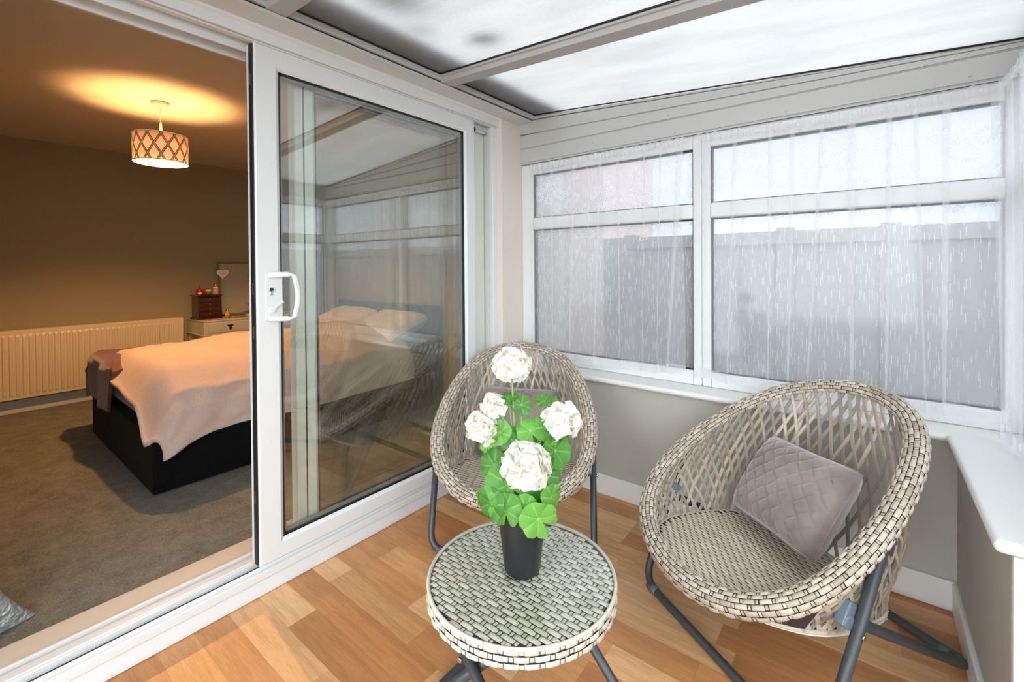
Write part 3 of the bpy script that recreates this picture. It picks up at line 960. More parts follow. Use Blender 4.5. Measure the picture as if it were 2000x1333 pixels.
def make_chair():
    root = empty('wicker_chair')
    chair_rim_mb().build('rim', [WICK, WDARK], root)
    chair_back_mb().build('backrest', LATT, root)
    chair_front_wall_mb().build('side_weave', [WICK, WDARK], root)
    chair_seat_mb().build('seat', [WICK_S, WDARK], root)
    # wrapped ring where the bowl meets the seat
    m = MB(); m.tube([seat_edge(2*pi*i/100)+Vector((0, 0, -.006)) for i in range(100)], .0055, 8, closed=True); m.build('seat_ring', WICK, root)
    # two wrapped posts up the outside of the back
    for sx in (-1, 1):
        m = MB()
        t = pi-sx*.52
        m.tube([wall(t, v)-wall_n(t, v)*.012 for v in (0, .2, .4, .6, .8, 1)], .008, 8)
        m.build('back_post', WICK, root)
    R = .0135
    lt, ft, zt, lb, fb = .349, .134, .522, .338, .356
    a = bend([(-lt, ft, zt), (-lb, fb, .0145), (lb, fb, .0145), (lt, ft, zt)], .075)
    m = MB(); m.tube(a, R, 14); A = m.build('front_leg_frame', TUBE, root)
    rt, rft, rzt, rb, rfb = .322, .232, .322, .300, -.315
    b = bend([(-rt, rft, rzt), (-rt+.002, .19, .296), (-rb, rfb, .0145), (rb, rfb, .0145), (rt-.002, .19, .296), (rt, rft, rzt)], .07)
    m = MB(); m.tube(b, R, 14); B = m.build('rear_leg_frame', TUBE, root)
    for sx in (-1, 1):
        m = MB(); m.obox((sx*.356, .130, .505), (.004, 0, 0), (0, .010, -.026), (0, .013, .006)); m.build('bracket', TUBE, root, bevel=.003)
        for (px, py, pz) in ((sx*.364, .128, .512), (sx*.360, .232, .3)):
            m = MB(); m.disc((px, py, pz), (1, 0, 0), .0065, .005, 14); m.build('bolt', STEEL, A, bevel=.0015)
        m = MB(); m.obox((sx*.322, .236, .335), (.012, 0, 0), (0, .016, .010), (0, -.016, .026))
        m.disc((sx*.322, .244, .322), (1, 0, 0), .018, .030, 20); m.obox((sx*.328, .214, .306), (.010, 0, 0), (0, .010, .006), (0, -.008, .016))
        m.build('hinge', HINGE, root, bevel=.004)
        m = MB(); m.tube([(sx*(lb-.075), fb, .0148), (sx*(lb-.030), fb, .0148)], .0152, 14); m.build('foot_pad', PAD, A)
        m = MB(); m.tube([(sx*(rb-.075), rfb, .0148), (sx*(rb-.030), rfb, .0148)], .0152, 14); m.build('foot_pad', PAD, B)
    return root

chair = make_chair()
tag(chair, 'round woven wicker chair in the corner beside the glass door, facing the table and plant', 'chair', 'wicker garden chairs')
# local +y (front) points along (sin a, -cos a): rotate by a + pi
def set_pose(o, x, y, a):
    o.location = (x, y, 0); o.rotation_euler = (0, 0, a+pi)
C1 = (-1.342, 1.738, .561); C2 = (-.189, 1.752, -.569)
set_pose(chair, *C1)
chair2 = copy_tree(chair)
tag(chair2, 'round woven wicker chair in front of the right window, near the corner of the sill', 'chair', 'wicker garden chairs')
set_pose(chair2, *C2)

# ------------------------------------------------------------------ coffee table
TX, TY, TZ = -.700, .917, .415
def make_table():
    root = empty('side_table', (TX, TY, 0))
    tag(root, 'small round woven table with a glass top, carrying the potted plant', 'table')
    m = MB()
    R = .237
    m.lathe([(0.001, TZ-.004), (R-.006, TZ-.004), (R-.003, TZ-.008), (R-.002, TZ-.042), (R-.012, TZ-.048), (.001, TZ-.048)], n=64, mi=1, cap_lo=False, cap_hi=False)
    S = lambda u, v: (Vector((u, v, TZ-.0035)), Vector((0, 0, 1)))
    pitch, per = .0142, .046
    y = -.23; r_ = 0
    while y < .228:
        ym = y+pitch/2
        half = sqrt(max(0, (R-.004)**2-max(abs(y), abs(y+pitch))**2))
        x = -.36+per*(r_ % 2)/2
        while x < .3:
            a, b = max(x+.0048, -half), min(x+per-.0048, half)
            if b-a > .012: pad(m, S, a, b, y+.0011, y+pitch-.0011, .0032, 0, 6)
            c = x
            if abs(c) < half-.004: pad(m, S, c-.0046, c+.0046, y+.0014, y+pitch-.0014, .0014, 0, 2, .2, -.001)
            x += per
        y += pitch; r_ += 1
    def E(u, v):
        # around the edge: u arc length, v down
        a = u/R
        return Vector((R*cos(a), R*sin(a), TZ-v)), Vector((cos(a), sin(a), 0))
    nb = 34; per = 2*pi*R/nb
    rows = [(.001, .0135), (.0162, .0285), (.0312, .0425)]
    for k, (v0, v1) in enumerate(rows):
        for i in range(nb):
            s = (i+(.5 if k % 2 else 0))*per
            pad(m, E, s+.0062, s+per-.0062, v0, v1, .0024, 0, 5)
            pad(m, E, s-.0046, s+.0046, v0+.0012, v1-.0012, .0003, 0, 2, .2, -.001)
    m.build('woven_top', [TWICK, WDARK], root)
    m = MB(); m.tube([(cos(2*pi*i/64)*(R-.002), sin(2*pi*i/64)*(R-.002), TZ-.001) for i in range(64)], .0045, 8, closed=True); m.build('top_border', TWICK, root)
    m = MB(); m.lathe([(.229, .4215), (.2302, .4220), (.2302, .4262), (.229, .4267)], n=96); g = m.build('glass_top', TGLASS, root)
    for sx in (-1, 1):
        for sy in (-1, 1):
            m = MB(); m.lathe([(.0095, TZ-.001), (.0095, .4205), (.008, .4213)], (sx*.105+.02, sy*.105, 0), n=18); m.build('bumper', CLEARP, root)
    # crossing tubular frames
    R2 = .0125
    zt = TZ-.052
    A = bend([(.075, -.145, zt), (-.25, -.15, .0135), (-.25, .15, .0135), (.075, .145, zt)], .05)
    B = bend([(-.085, -.172, zt), (.245, -.178, .0135), (.245, .178, .0135), (-.085, .172, zt)], .05)
    m = MB(); m.tube(A, R2, 14); fa = m.build('inner_leg_frame', TUBE, root)
    m = MB(); m.tube(B, R2, 14); fb = m.build('outer_leg_frame', TUBE, root)
    for sy in (-1, 1):
        m = MB(); m.disc((-.036, sy*.188, .298), (0, 1, 0), .0065, .006, 14); m.build('bolt', STEEL, fb, bevel=.0015)
        m = MB(); m.box((-.10, sy*.145-.008, zt-.001), (.10, sy*.145+.008, zt+.006)); m.build('rail', TUBE, root, bevel=.002)
        m = MB(); m.tube([(-.25, sy*.065, .0138), (-.25, sy*.105, .0138)], .0142, 14); m.build('foot_pad', PAD, fa)
        m = MB(); m.tube([(.245, sy*.085, .0138), (.245, sy*.125, .0138)], .0142, 14); m.build('foot_pad', PAD, fb)
    return root
TWICK = wicker_mat('wicker_table', [(202, 195, 179), (188, 181, 164), (211, 204, 190), (194, 186, 170)], .45)
TGLASS = clear_glass('table_glass', 1.45, (.965, .985, .972))
CLEARP = clear_glass('clear_plastic', 1.45, (.92, .94, .93))
make_table()

# ------------------------------------------------------------------ velvet cushions with an embossed basket weave
def velvet():
    t = NT('taupe_velvet')
    p = t.coord()
    n = t.noise(p, 7, 3, .6)
    col = t.ramp(n, [(.3, lin((104, 90, 84))), (.7, lin((142, 127, 120)))])
    return t.done(t.bsdf(col, .85, sheen=.7, normal=t.bump(t.noise(p, 500, 2), .15, .001), spec=.2))
VELVET = velvet()
def cushion(name, w, h, th, seed):
    def fn(side):
        def f(u, v):
            a, b = u*2-1, v*2-1
            ed = (1-abs(a)**2.6)*(1-abs(b)**2.6)
            x = a*w/2*(1-.07*(1-b*b)*abs(a)**3); z = b*h/2*(1-.07*(1-a*a)*abs(b)**3)
            bul = th/2*max(ed, 0)**.37
            # woven emboss: strands at 45 degrees passing over and under
            g = .043
            p, q = (x+z)/g*.7071, (x-z)/g*.7071
            i, j = math.floor(p), math.floor(q)
            fp, fq = p-i-.5, q-j-.5
            over = (i+j) % 2
            e = (1-(2*abs(fq if over else fp))**4)*(.75+.25*(1-(2*abs(fp if over else fq))**2))
            emb = .0065*max(e, 0)*min(1, ed*3)
            wr = .006*noise.noise(Vector((x*9+seed, z*9, side)))+.003*noise.noise(Vector((x*22+seed, z*22, side)))
            y = side*(bul+emb)+wr*min(1, ed*2)
            cr = 1-.075*(abs(a)*abs(b))**5
            x *= cr; z *= cr
            return (x, y, z)
        return f
    m = MB()
    m.grid(fn(-1), 110, 110, 0, True); m.grid(fn(1), 30, 30, 0, True, True)
    o = m.build(name, VELVET)
    # piped seam
    pm = MB()
    pts = []
    for k in range(160):
        s = k/40
        u, v = (s, 0) if s < 1 else (1, s-1) if s < 2 else (3-s, 1) if s < 3 else (0, 4-s)
        x, y, z = fn(1)(u, v); pts.append((x, 0, z))
    pm.tube(pts, .0035, 6, closed=True)
    pm.build('seam', VELVET, o)
    return o
c = cushion('cushion', .41, .315, .12, 3.1)
c.location = (-.209, 1.772, .432); c.rotation_euler = (-.647, -.078, -.794)
tag(c, 'taupe velvet cushion leaning askew in the wicker chair by the right window', 'cushion', 'velvet cushions')
c = cushion('cushion', .40, .345, .11, 8.4)
c.location = (-1.392, 1.818, .410); c.rotation_euler = (-.52, .055, .64)
tag(c, 'taupe velvet cushion in the wicker chair behind the white flowers', 'cushion', 'velvet cushions')
# ------------------------------------------------------------------ net curtains on a stretched wire
def net_mat(name, dens):
    t = NT(name)
    tr = t.n('BsdfTransparent'); t.set(tr, 'Color', (1, 1, 1, 1))
    tl = t.n('BsdfTranslucent'); t.set(tl, 'Color', (.93, .93, .95, 1))
    df = t.n('BsdfDiffuse'); t.set(df, 'Color', (.93, .93, .94, 1))
    cloth = t.mixs(.45, tl.outputs[0], df.outputs[0])
    return t.done(t.mixs(dens, tr.outputs[0], cloth))
NET = net_mat('sheer_net', .21); NETH = net_mat('gathered_net', .42); WIRE = simple('curtain_wire', (225, 225, 222), .4)
def net_curtain(label, p0, p1, z_top, z_bot, folds, seed, amp=1.5, hemwave=.012, into=Vector((0, -1, 0)), top_sag=None):
    """p0->p1 along the wire (plan); folds = list of (position 0..1, half width m, slant m)"""
    rd = random.Random(seed)
    p0 = Vector(p0); p1 = Vector(p1)
    W = (p1-p0).length; d = (p1-p0)/W
    root = empty('net_curtain', (p0+p1)/2+Vector((0, 0, z_bot)))
    tag(root, label, 'curtain', 'sheer net curtains')
    O = root.location
    NU = int(W*420); NV = 26
    def pt(u, v):
        s = u*W
        x = s; off = .004*sin(s*23+seed)
        for (fp, hw, sl) in folds:
            c = fp*W+sl*v
            q = (s-c)/hw
            k = math.exp(-q*q)
            open_ = 1-.35*v
            x -= amp*hw*1.15*q*k*1.0*open_*1.6
            off += .018*k*open_*(1+.4*sin(fp*40))-.010*math.exp(-((q-.9)**2)*2)
        # gathers close under the header
        g = max(0, 1-v*7)
        off += .0035*g*sin(s*260+3*sin(s*31+seed))
        z = z_top-(z_top-z_bot)*v
        if top_sag: z += top_sag(s/W)*(1-v)
        z += hemwave*v*v*sin(s*5.1+seed*2)+.004*v*sin(s*31)
        p = p0+d*x+into*off
        return Vector((p.x-O.x, p.y-O.y, z-O.z))
    m = MB(); m.grid(pt, NU, NV); m.build('net', NET, root)
    m = MB(); m.grid(lambda u, v: pt(u, .962+.038*v)+into*.0015, NU, 2); m.build('hem', NETH, root)
    def hd(u, v):
        s = u*W
        z = z_top+.012-.034*v+(top_sag(u) if top_sag else 0)+.0035*sin(s*190+seed)*(1-v)+.0025*sin(s*83)
        p = p0+d*s+into*(.006+.006*sin(s*240+2*sin(s*37))*(.4+.6*v))
        return Vector((p.x-O.x, p.y-O.y, z-O.z))
    m = MB(); m.grid(hd, int(W*500), 4); m.build('header', NETH, root)
    m = MB(); n = 24
    m.tube([p0+d*(W*i/n)+Vector((0, 0, z_top-.006+(top_sag(i/n) if top_sag else 0)))-O for i in range(n+1)], .0022, 6); m.build('wire', WIRE, root)
    return root
yc = 2.205
net_curtain('sheer net curtain gathered on a wire at the left window, next to the house wall', (-1.62, yc, 0), (-.690, yc, 0), 1.782, .662,
    [(.035, .030, .010), (.11, .014, .035), (.20, .016, -.006), (.36, .026, -.040), (.44, .012, .01), (.53, .022, -.050), (.64, .016, .004), (.79, .010, -.02), (.88, .012, -.030), (.985, .03, -.07)], 1.3, top_sag=lambda u: .010*u*u)
net_curtain('sheer net curtain gathered on a wire at the wide right window', (-.640, yc, 0), (.385, yc, 0), 1.792, .655,
    [(.02, .045, -.02), (.17, .016, -.040), (.30, .014, -.012), (.38, .018, -.02), (.48, .014, -.055), (.57, .024, .0), (.68, .016, -.010), (.75, .012, .03), (.83, .020, -.005), (.95, .03, .02)], 4.1, top_sag=lambda u: -.014*sin(pi*u))
net_curtain('sheer net curtain hanging at the short right window by the edge of the view', (.345, 2.14, 0), (.360, 1.40, 0), 1.78, .630,
    [(.05, .03, .0), (.15, .022, .01), (.26, .03, -.02), (.38, .022, .02), (.50, .03, 0), (.63, .024, 0), (.77, .03, 0), (.9, .03, 0)], 7.7, into=Vector((-1, 0, 0)))

# ------------------------------------------------------------------ potted geranium
def potted():
    pz = .4272
    PX, PY = TX+.007, TY-.006
    root = empty('potted_geranium', (PX, PY, pz))
    tag(root, 'white flowering geranium in a tall black pot on the glass table', 'potted plant')
    POT = simple('black_pot', (28, 29, 31), .38, var=.06, scale=12)
    LEAFM = None
    t = NT('geranium_leaf')
    n = t.noise(t.coord(), 35, 3)
    r = t.rnd()
    col = t.ramp(t.math('ADD', t.math('MULTIPLY', n, .5), t.math('MULTIPLY', r, .5)), [(.2, lin((52, 104, 34))), (.5, lin((78, 142, 50))), (.8, lin((112, 170, 74)))])
    va = t.n('Attribute'); va.attribute_name = 'vein'
    col = t.mixc(t.math('MULTIPLY', va.outputs['Fac'], .75), col, lin((166, 206, 122)))
    tl = t.n('BsdfTranslucent'); t.set(tl, 'Color', lin((140, 200, 60)))
    LEAFM = t.done(t.mixs(.22, t.bsdf(col, .55, normal=t.bump(n, .2, .002)), tl.outputs[0]))
    t = NT('white_petal')
    r = t.rnd()
    col = t.ramp(r, [(0, lin((226, 224, 210))), (1, lin((242, 241, 234)))])
    tl = t.n('BsdfTranslucent'); t.set(tl, 'Color', lin((250, 248, 236)))
    PETAL = t.done(t.mixs(.3, t.bsdf(col, .6), tl.outputs[0]))
    STEM = simple('green_stem', (128, 158, 82), .5)
    BUD = simple('flower_centre', (196, 200, 110), .6)
    SOIL = simple('dark_soil', (40, 32, 26), .95, var=.3, scale=80, bump=.5)
    m = MB(); m.lathe([(.040, 0), (.0440, .003), (.0460, .012), (.0640, .178), (.0645, .185), (.0620, .186), (.0605, .178), (.059, .156)], n=48, cap_hi=False)
    m.build('pot', POT, root)
    m = MB(); m.lathe([(.001, .166), (.0590, .160)], n=32, cap_lo=False, cap_hi=False); m.f = [f[::-1] for f in m.f]; m.build('soil', SOIL, root)
    # image-plane like layout converted once to metres: right, toward the viewer, up (from the pot foot)
    rt = Vector((.785, .62, 0)); tw = Vector((.619, -.785, 0)); up = Vector((0, 0, 1))
    def Q(a, b, c): return rt*a+tw*b+up*c
    leaves = MB(); stems = MB(); vein = []
    def leaf(c, nrm, R, seed, roll=0):
        rd = random.Random(seed)
        nrm = nrm.normalized()
        a = up - nrm*up.dot(nrm)
        if a.length < .1: a = rt.copy()
        a.normalize(); b = nrm.cross(a)
        a, b = a*cos(roll)+b*sin(roll), b*cos(roll)-a*sin(roll)
        NA, NR = 84, 7
        ph = rd.uniform(0, 6)
        vs = [c]
        for j in range(1, NR+1):
            rr = j/NR
            for i in range(NA):
                an = 2*pi*i/NA
                lob = .95+.085*abs(sin(an*3.5))**.7+.016*sin(an*19+ph)
                notch = 1-.72*math.exp(-((min(an, 2*pi-an))/.13)**2)      # cleft where the stalk joins
                q = R*rr*(lob if rr > .3 else 1)*(1-(1-notch)*rr)
                fold = R*(.11*abs(sin(an*3.5))*rr*rr+.13*rr*rr*sin(an*2+ph)-.26*(rr*rr)+.22*rr+.06*sin(an*5+ph)*rr**3)
                p = c+(a*-cos(an)+b*sin(an))*q+nrm*fold
                vs.append(p)
        fs = [(0, 1+i, 1+(i+1) % NA) for i in range(NA)]
        for j in range(NR-1):
            o = 1+j*NA
            fs += [(o+i, o+NA+i, o+NA+(i+1) % NA, o+(i+1) % NA) for i in range(NA)]
        leaves.add(vs, fs, 0, True)
        vein.append(1.0)
        for j in range(1, NR+1):
            for i in range(NA):
                q = (7*i/NA+.5) % 1
                vein.append(max(0, 1-abs(q-.5)*10)*(1-.75*j/NR) if j > 0 else 1)
        return c
    base = Vector((0, 0, .155))
    def stalk(a, b, r=.0022, sag=.2, n=8):
        mid = (a+b)/2+Vector((0, 0, .02*sag))+Vector(((b.x-a.x)*-.15, (b.y-a.y)*-.15, 0))
        stems.tube([a*(1-t)**2+mid*2*t*(1-t)+b*t*t for t in [i/n for i in range(n+1)]], [r*(1.15-.3*i/n) for i in range(n+1)], 7)
    k = 885.5/1.125            # px per metre at the plant
    def px(x, y, dpt=0): return Q((x-1017)/k, dpt, (1124-y)/k)
    L = [(992, 935, .045, 46, .1, .2), (1040, 905, .055, 36, .3, .1), (1047, 990, .075, 36, .15, -.1), (1062, 925, .035, 30, .5, .4), (1083, 880, .02, 34, .5, .15),
         (1079, 838, .0, 36, .3, .8), (1035, 845, .005, 28, -.1, .9), (1010, 868, .02, 34, -.2, .7), (965, 905, .03, 32, -.6, .2), (957, 970, .05, 32, -.7, .0),
         (985, 978, .06, 32, -.1, .0), (1022, 975, .055, 24, .1, .1), (1072, 960, .05, 26, .9, .1), (975, 846, .01, 24, -.5, .4), (1018, 797, -.01, 21, .1, .4),
         (992, 782, -.005, 17, -.3, 1.6), (1064, 790, -.01, 18, .3, 1.7), (1078, 905, .02, 30, .7, 0), (1005, 905, .02, 34, 0, .3), (950, 872, .0, 20, -.6, .2), (1030, 930, .03, 30, .2, .3),
         (1090, 860, -.02, 26, .8, .2), (1050, 862, -.01, 30, .1, .6), (968, 945, .015, 30, -.5, .1), (1055, 955, .02, 30, .3, .1), (1000, 960, .02, 30, 0, 0), (1085, 797, -.03, 12, .5, 1.2)]
    for i, (x, y, dpt, R, nx, nz) in enumerate(L):
        c = px(x, y, dpt)
        leaf(c, Q(nx, 1.0, nz), R/k, 20+i, random.Random(i).uniform(-.9, .9)+pi*.9*0)
        stalk(base+Q((x-1017)/k*.25, 0, 0), c-Q(0, .004, 0), .0019)
    # flower heads
    def head(cx, cy, dpt, R, n, seed, tip):
        rd = random.Random(seed)
        c = px(cx, cy, dpt); R = R/k
        m = MB()
        cnt = 0
        for i in range(n):
            zz = 1-(i+.5)/n*1.55
            an = i*2.39996+rd.uniform(-.2, .2)
            s_ = sqrt(max(0, 1-zz*zz))
            dirv = (Q(s_*cos(an), s_*sin(an)*.9+.25, zz*.95+.08)).normalized()
            fc = c+dirv*R*rd.uniform(.48, .72)
            u = dirv.cross(up if abs(dirv.z) < .9 else rt).normalized(); w = dirv.cross(u)
            np_ = 5
            tw0 = rd.uniform(0, 6)
            for q in range(np_+3):
                inner = q >= np_
                pa = tw0+2*pi*q/np_+(.4 if inner else 0)+rd.uniform(-.12, .12)
                pd = u*cos(pa)+w*sin(pa)
                sdv = dirv.cross(pd)
                ln = R*rd.uniform(.72, .95)*(.62 if inner else 1); wd = ln*rd.uniform(.52, .62)
                lift = .62 if inner else .30
                def pf(a, b):
                    aa = (a-.5)*2
                    wid = wd*(sin(pi*min(b*.80+.16, 1))**.7)
                    ruffle = .10*ln*sin(aa*4+q+i)*b*b
                    return fc+pd*(ln*b*(1-.14*aa*aa*b))+sdv*(wid*aa)+dirv*(ln*(lift*b-.55*lift*b*b*1.2)+.22*ln*aa*aa*b+ruffle)
                m.grid(pf, 6, 6, 0, True)
            m.lathe([(.0012, 0), (.0016, .0015), (.0005, .003)], fc+dirv*.002, 8, 1)
        m.build('flower_head', [PETAL, BUD], root)
        # the pedicels that carry the umbel
        for i in range(6):
            an = i*1.05
            stems.tube([tip(c), c+Q(cos(an)*R*.4, sin(an)*R*.3, -.1*R)], .0011, 5)
        return c
    lowtip = lambda c: c+up*-.024
    c1 = head(999, 718, -.005, 34, 11, 1, lowtip); c2 = head(962, 799, .0, 24, 8, 2, lambda c: c+Q(.010, -.008, -.018)); c3 = head(937, 836, .015, 29, 9, 3, lambda c: c+Q(.016, -.012, -.012))
    c4 = head(1098, 826, .005, 34, 11, 4, lambda c: c+Q(-.018, -.006, -.022)); c5 = head(1026, 890, .075, 39, 12, 5, lambda c: c+Q(0, -.018, -.026))
    stalk(base+Q(-.005, 0, 0), px(1003, 850, -.01), .0036); stalk(px(1003, 850, -.01), c1+up*-.024, .0030)
    stalk(base+Q(-.008, 0, 0), px(1000, 850, 0), .0028); stalk(px(1000, 850, 0), c2+Q(.010, -.008, -.018), .0022); stalk(base+Q(-.01, .005, 0), c3+Q(.016, -.012, -.012), .0022)
    stalk(base+Q(.01, 0, 0), px(1060, 880, -.005), .0026); stalk(px(1060, 880, -.005), c4+Q(-.018, -.006, -.022), .0024); stalk(base+Q(0, .01, 0), c5+Q(0, -.018, -.026), .0026)
    fo = leaves.build('foliage', LEAFM, root); at_ = fo.data.attributes.new('vein', 'FLOAT', 'POINT'); at_.data.foreach_set('value', vein); stems.build('stems', STEM, root)
potted()
# ------------------------------------------------------------------ bedroom
def fabric(name, c, c2, rough=.9, sheen=.3, scale=60, bump=.3):
    t = NT(name)
    p = t.coord()
    n = t.noise(p, scale, 3, .6)
    col = t.ramp(n, [(.35, lin(c)), (.65, lin(c2))])
    return t.done(t.bsdf(col, rough, sheen=sheen, normal=t.bump(t.noise(p, scale*6, 2), bump, .002), spec=.2))
BX0, BX1, BY0, BY1 = -4.29, -2.846, .662, 2.60
BEDF = fabric('black_bed_fabric', (6, 7, 9), (12, 13, 15), .95, .02)
HEADF = fabric('blue_headboard_fabric', (44, 66, 84), (58, 82, 100), .85, .4)
MATT = fabric('taupe_mattress_cover', (140, 122, 108), (152, 134, 120))
DUV = fabric('pale_pink_duvet_cover', (210, 184, 172), (217, 192, 180), .9, .3, 90)
THR = fabric('brown_throw_fabric', (96, 54, 26), (122, 72, 36), .95, .5, 90, .8)
PIL = fabric('pillowcase', (222, 204, 192), (234, 218, 206))

bed = empty('double_bed', ((BX0+BX1)/2, (BY0+BY1)/2, ZC)); BLc = Vector(bed.location)
tag(bed, 'double bed with a black fabric base and blue headboard on the grey carpet', 'bed')
def BM(m): m.v = [tuple(Vector(p)-BLc) for p in m.v]; return m
m = MB(); m.box((BX0, BY0, ZC+.012), (BX1, BY1-.06, .345)); BM(m).build('base', BEDF, bed, bevel=.014, seg=3)
m = MB(); m.box((BX0+.015, BY0+.03, .346), (BX1-.045, BY1-.07, .462)); BM(m).build('mattress', MATT, bed, bevel=.05, seg=4)
m = MB(); m.box((BX0-.01, BY1-.058, ZC), (BX1+.01, BY1+.02, .865)); BM(m).build('headboard', HEADF, bed, bevel=.02, seg=3)
for x in (BX0+.06, BX1-.06):
    for y in (BY0+.06, BY1-.12):
        m = MB(); m.lathe([(.022, 0), (.026, .014)], (x, y, ZC), 12); BM(m).build('foot', TUBE, bed)

# duvet: profile across the bed, draping over the near side and the foot
def duvet():
    m = MB()
    W, D = 1.0, 1.0
    def hem(y):              # height of the near-side hem along the bed
        pts = [(.56, .225), (.66, .235), (.78, .275), (.92, .308), (1.05, .318), (1.16, .318), (1.4, .30), (1.8, .31), (2.4, .32)]
        for (a, b), (c, d) in zip(pts, pts[1:]):
            if y <= c: return b+(d-b)*max(0, (y-a)/(c-a))
        return .32
    def top(x, y):
        s = (x-BX0)/(BX1-BX0)
        z = .592+.055*sin(pi*min(max(s*1.02, 0), 1))**.8
        z += .05*smoothstep(.9, 1.9, y)*sin(pi*min(max(s, 0), 1))
        z += .030*noise.noise(Vector((x*2.3, y*2.0, 1.7)))+.020*noise.noise(Vector((x*6, y*5, 4.2)))+.005*noise.noise(Vector((x*17, y*15, 9)))
        return z
    XA = -4.02               # far edge lies on the mattress
    XE = BX1-.02             # where it turns down
    def fn(u, v):
        # v along the bed from the foot, u across from far to near, last part hanging
        y0 = .70
        foot = 0
        y = y0-.060+ (2.30-y0+.060)*v
        y += .018*noise.noise(Vector((u*6, 0, 3)))*(1-v)
        ut = .76
        if u <= ut:
            x = XA+(XE-XA)*(u/ut); h = 0
        else:
            h = (u-ut)/(1-ut); x = XE
        z = top(x, max(y, .82))
        # rounding towards the foot end: slides down over the end of the mattress
        e = smoothstep(.80, .640, y)
        slope = .10*(1-h)+.0
        k = (x-XA)/(XE-XA)
        z -= (.115+.12*k**2.0)*e**1.3*(1-h*.75)
        if u > ut-.12:
            r = smoothstep(ut-.12, ut+.03, u)
            z -= .05*r*(1-h)
        if h > 0:
            zt = z; zb = hem(y)
            z = zt+(zb-zt)*h
            fold = sin(y*17+1.0)*.5+sin(y*29+.4)*.3+sin(y*9.3)*.5
            x = XE+.055*sin(min(h*2.2, pi/2))+.020*fold*h+.012*noise.noise(Vector((y*9, h*4, 2)))
            x += .035*h*smoothstep(.85, .62, y)
            y += .055*h*smoothstep(.85, .62, y)
            z += .012*fold*h*(1-.5*h)
        pass
        return (x, y, z)
    m.grid(fn, 120, 110, 0, True)
    o = m.build('duvet', DUV, solid=.022)
    return o
tag(duvet(), 'pale pink duvet spread over the double bed, its corner hanging over the black base', 'duvet')

def throw():
    m = MB()
    def fn(u, v):
        x = -4.335+.74*u
        L = v*1.62
        if L < .27:
            z = .33+L*.95+.012*sin(u*9); y = .640+.012*sin(u*13+1)+.02*(1-L/.27)*sin(u*5); y -= .005
        elif L < .36:
            a = (L-.27)/.09*pi/2
            y = .640+.045*(1-cos(a)); z = .585+.035*sin(a)
        else:
            y = .685+(L-.36); z = .620+.012*noise.noise(Vector((x*6, y*5, 2)))
        # falls over the far side
        fs = smoothstep(.22, 0, u)
        z -= fs*(.10+.05*v)*(1 if L > .2 else .3)
        z -= .05*smoothstep(.75, 1, u)*(1 if L > .3 else 0)
        return (x, y, z)
    m.grid(fn, 50, 90, 0, True)
    return m.build('throw', THR, solid=.014)
tag(throw(), 'brown throw folded over the far foot corner of the bed, under the duvet', 'blanket')
for i, (px_, lab) in enumerate(((-3.92, 'plump pale pillow against the blue headboard, on the radiator side of the bed'), (-3.24, 'plump pale pillow against the blue headboard, on the glass door side of the bed'))):
    m = MB()
    def pf(sd):
        def f(u, v):
            a, b = u*2-1, v*2-1
            ed = max(0, (1-a**4)*(1-b**4))
            return (a*.33*(1-.05*(1-b*b)), sd*.085*ed**.45+.010*noise.noise(Vector((a*3, b*3, sd+i*5)))*ed, b*.22*(1-.06*(1-a*a)))
        return f
    m.grid(pf(-1), 30, 24, 0, True); m.grid(pf(1), 30, 24, 0, True, True)
    o = m.build('pillow', PIL); o.location = (px_, 2.38, .690); o.rotation_euler = (-1.22, 0, .02*(1-2*i))
    tag(o, lab, 'pillow', 'pillows on the double bed')

# radiator
RADM = simple('cream_radiator_enamel', (226, 212, 184), .38, var=.01)
rad = empty('radiator', (-5.36, .60, .155)); RO = Vector(rad.location)
tag(rad, 'long cream panel radiator on the grey bedroom wall', 'radiator')
m = MB(); ya, yb, za, zb = -.35, 1.50, .160, .708; xf = -5.33
n = int((yb-ya-.06)/.0365)
prof = []
y = ya+.03
for i in range(n):
    c = y+.0365*(i+.5)
    for dy, dx in ((-.0165, 0), (-.0115, .006), (.0035, .006), (.0085, 0)): prof.append((c+dy, dx))
prof = [(ya, -.002), (ya+.004, 0)]+prof+[(yb-.004, 0), (yb, -.002)]
zr = [(za, 0), (za+.022, 0), (za+.040, 1), (zb-.052, 1), (zb-.034, 0), (zb-.004, 0), (zb, -.4)]
vs = [(xf+dx*(k if k > 0 else 0)+(-.003 if k < 0 else 0)-RO.x, yy-RO.y, z-RO.z) for z, k in zr for yy, dx in prof]
NP = len(prof)
m.add(vs, [(j*NP+i, j*NP+i+1, (j+1)*NP+i+1, (j+1)*NP+i) for j in range(len(zr)-1) for i in range(NP-1)], 0, False)
m.box((xf-.014-RO.x, ya-RO.y, za-RO.z), (xf-.003-RO.x, yb-RO.y, zb-.002-RO.z))
m.build('front_panel', RADM, rad)
m = MB(); m.box((xf-.016-RO.x, ya+.004-RO.y, zb-.010-RO.z), (-5.425-RO.x, yb-.004-RO.y, zb-RO.z)); m.build('top_grille', RADM, rad, bevel=.002)
for yy in (ya, yb):
    m = MB(); m.box((xf-.014-RO.x, yy-.002-RO.y, za+.01-RO.z), (-5.425-RO.x, yy+.002-RO.y, zb-RO.z)); m.build('side_panel', RADM, rad)
m = MB(); m.box((-5.405-RO.x, ya+.01-RO.y, za-RO.z), (-5.395-RO.x, yb-.01-RO.y, zb-.02-RO.z)); m.build('back_panel', RADM, rad)
for yy in (-.1, 1.25):
    m = MB(); m.box((-5.436-RO.x, yy-.02-RO.y, .2-RO.z), (-5.40-RO.x, yy+.02-RO.y, .65-RO.z)); m.build('bracket', RADM, rad)
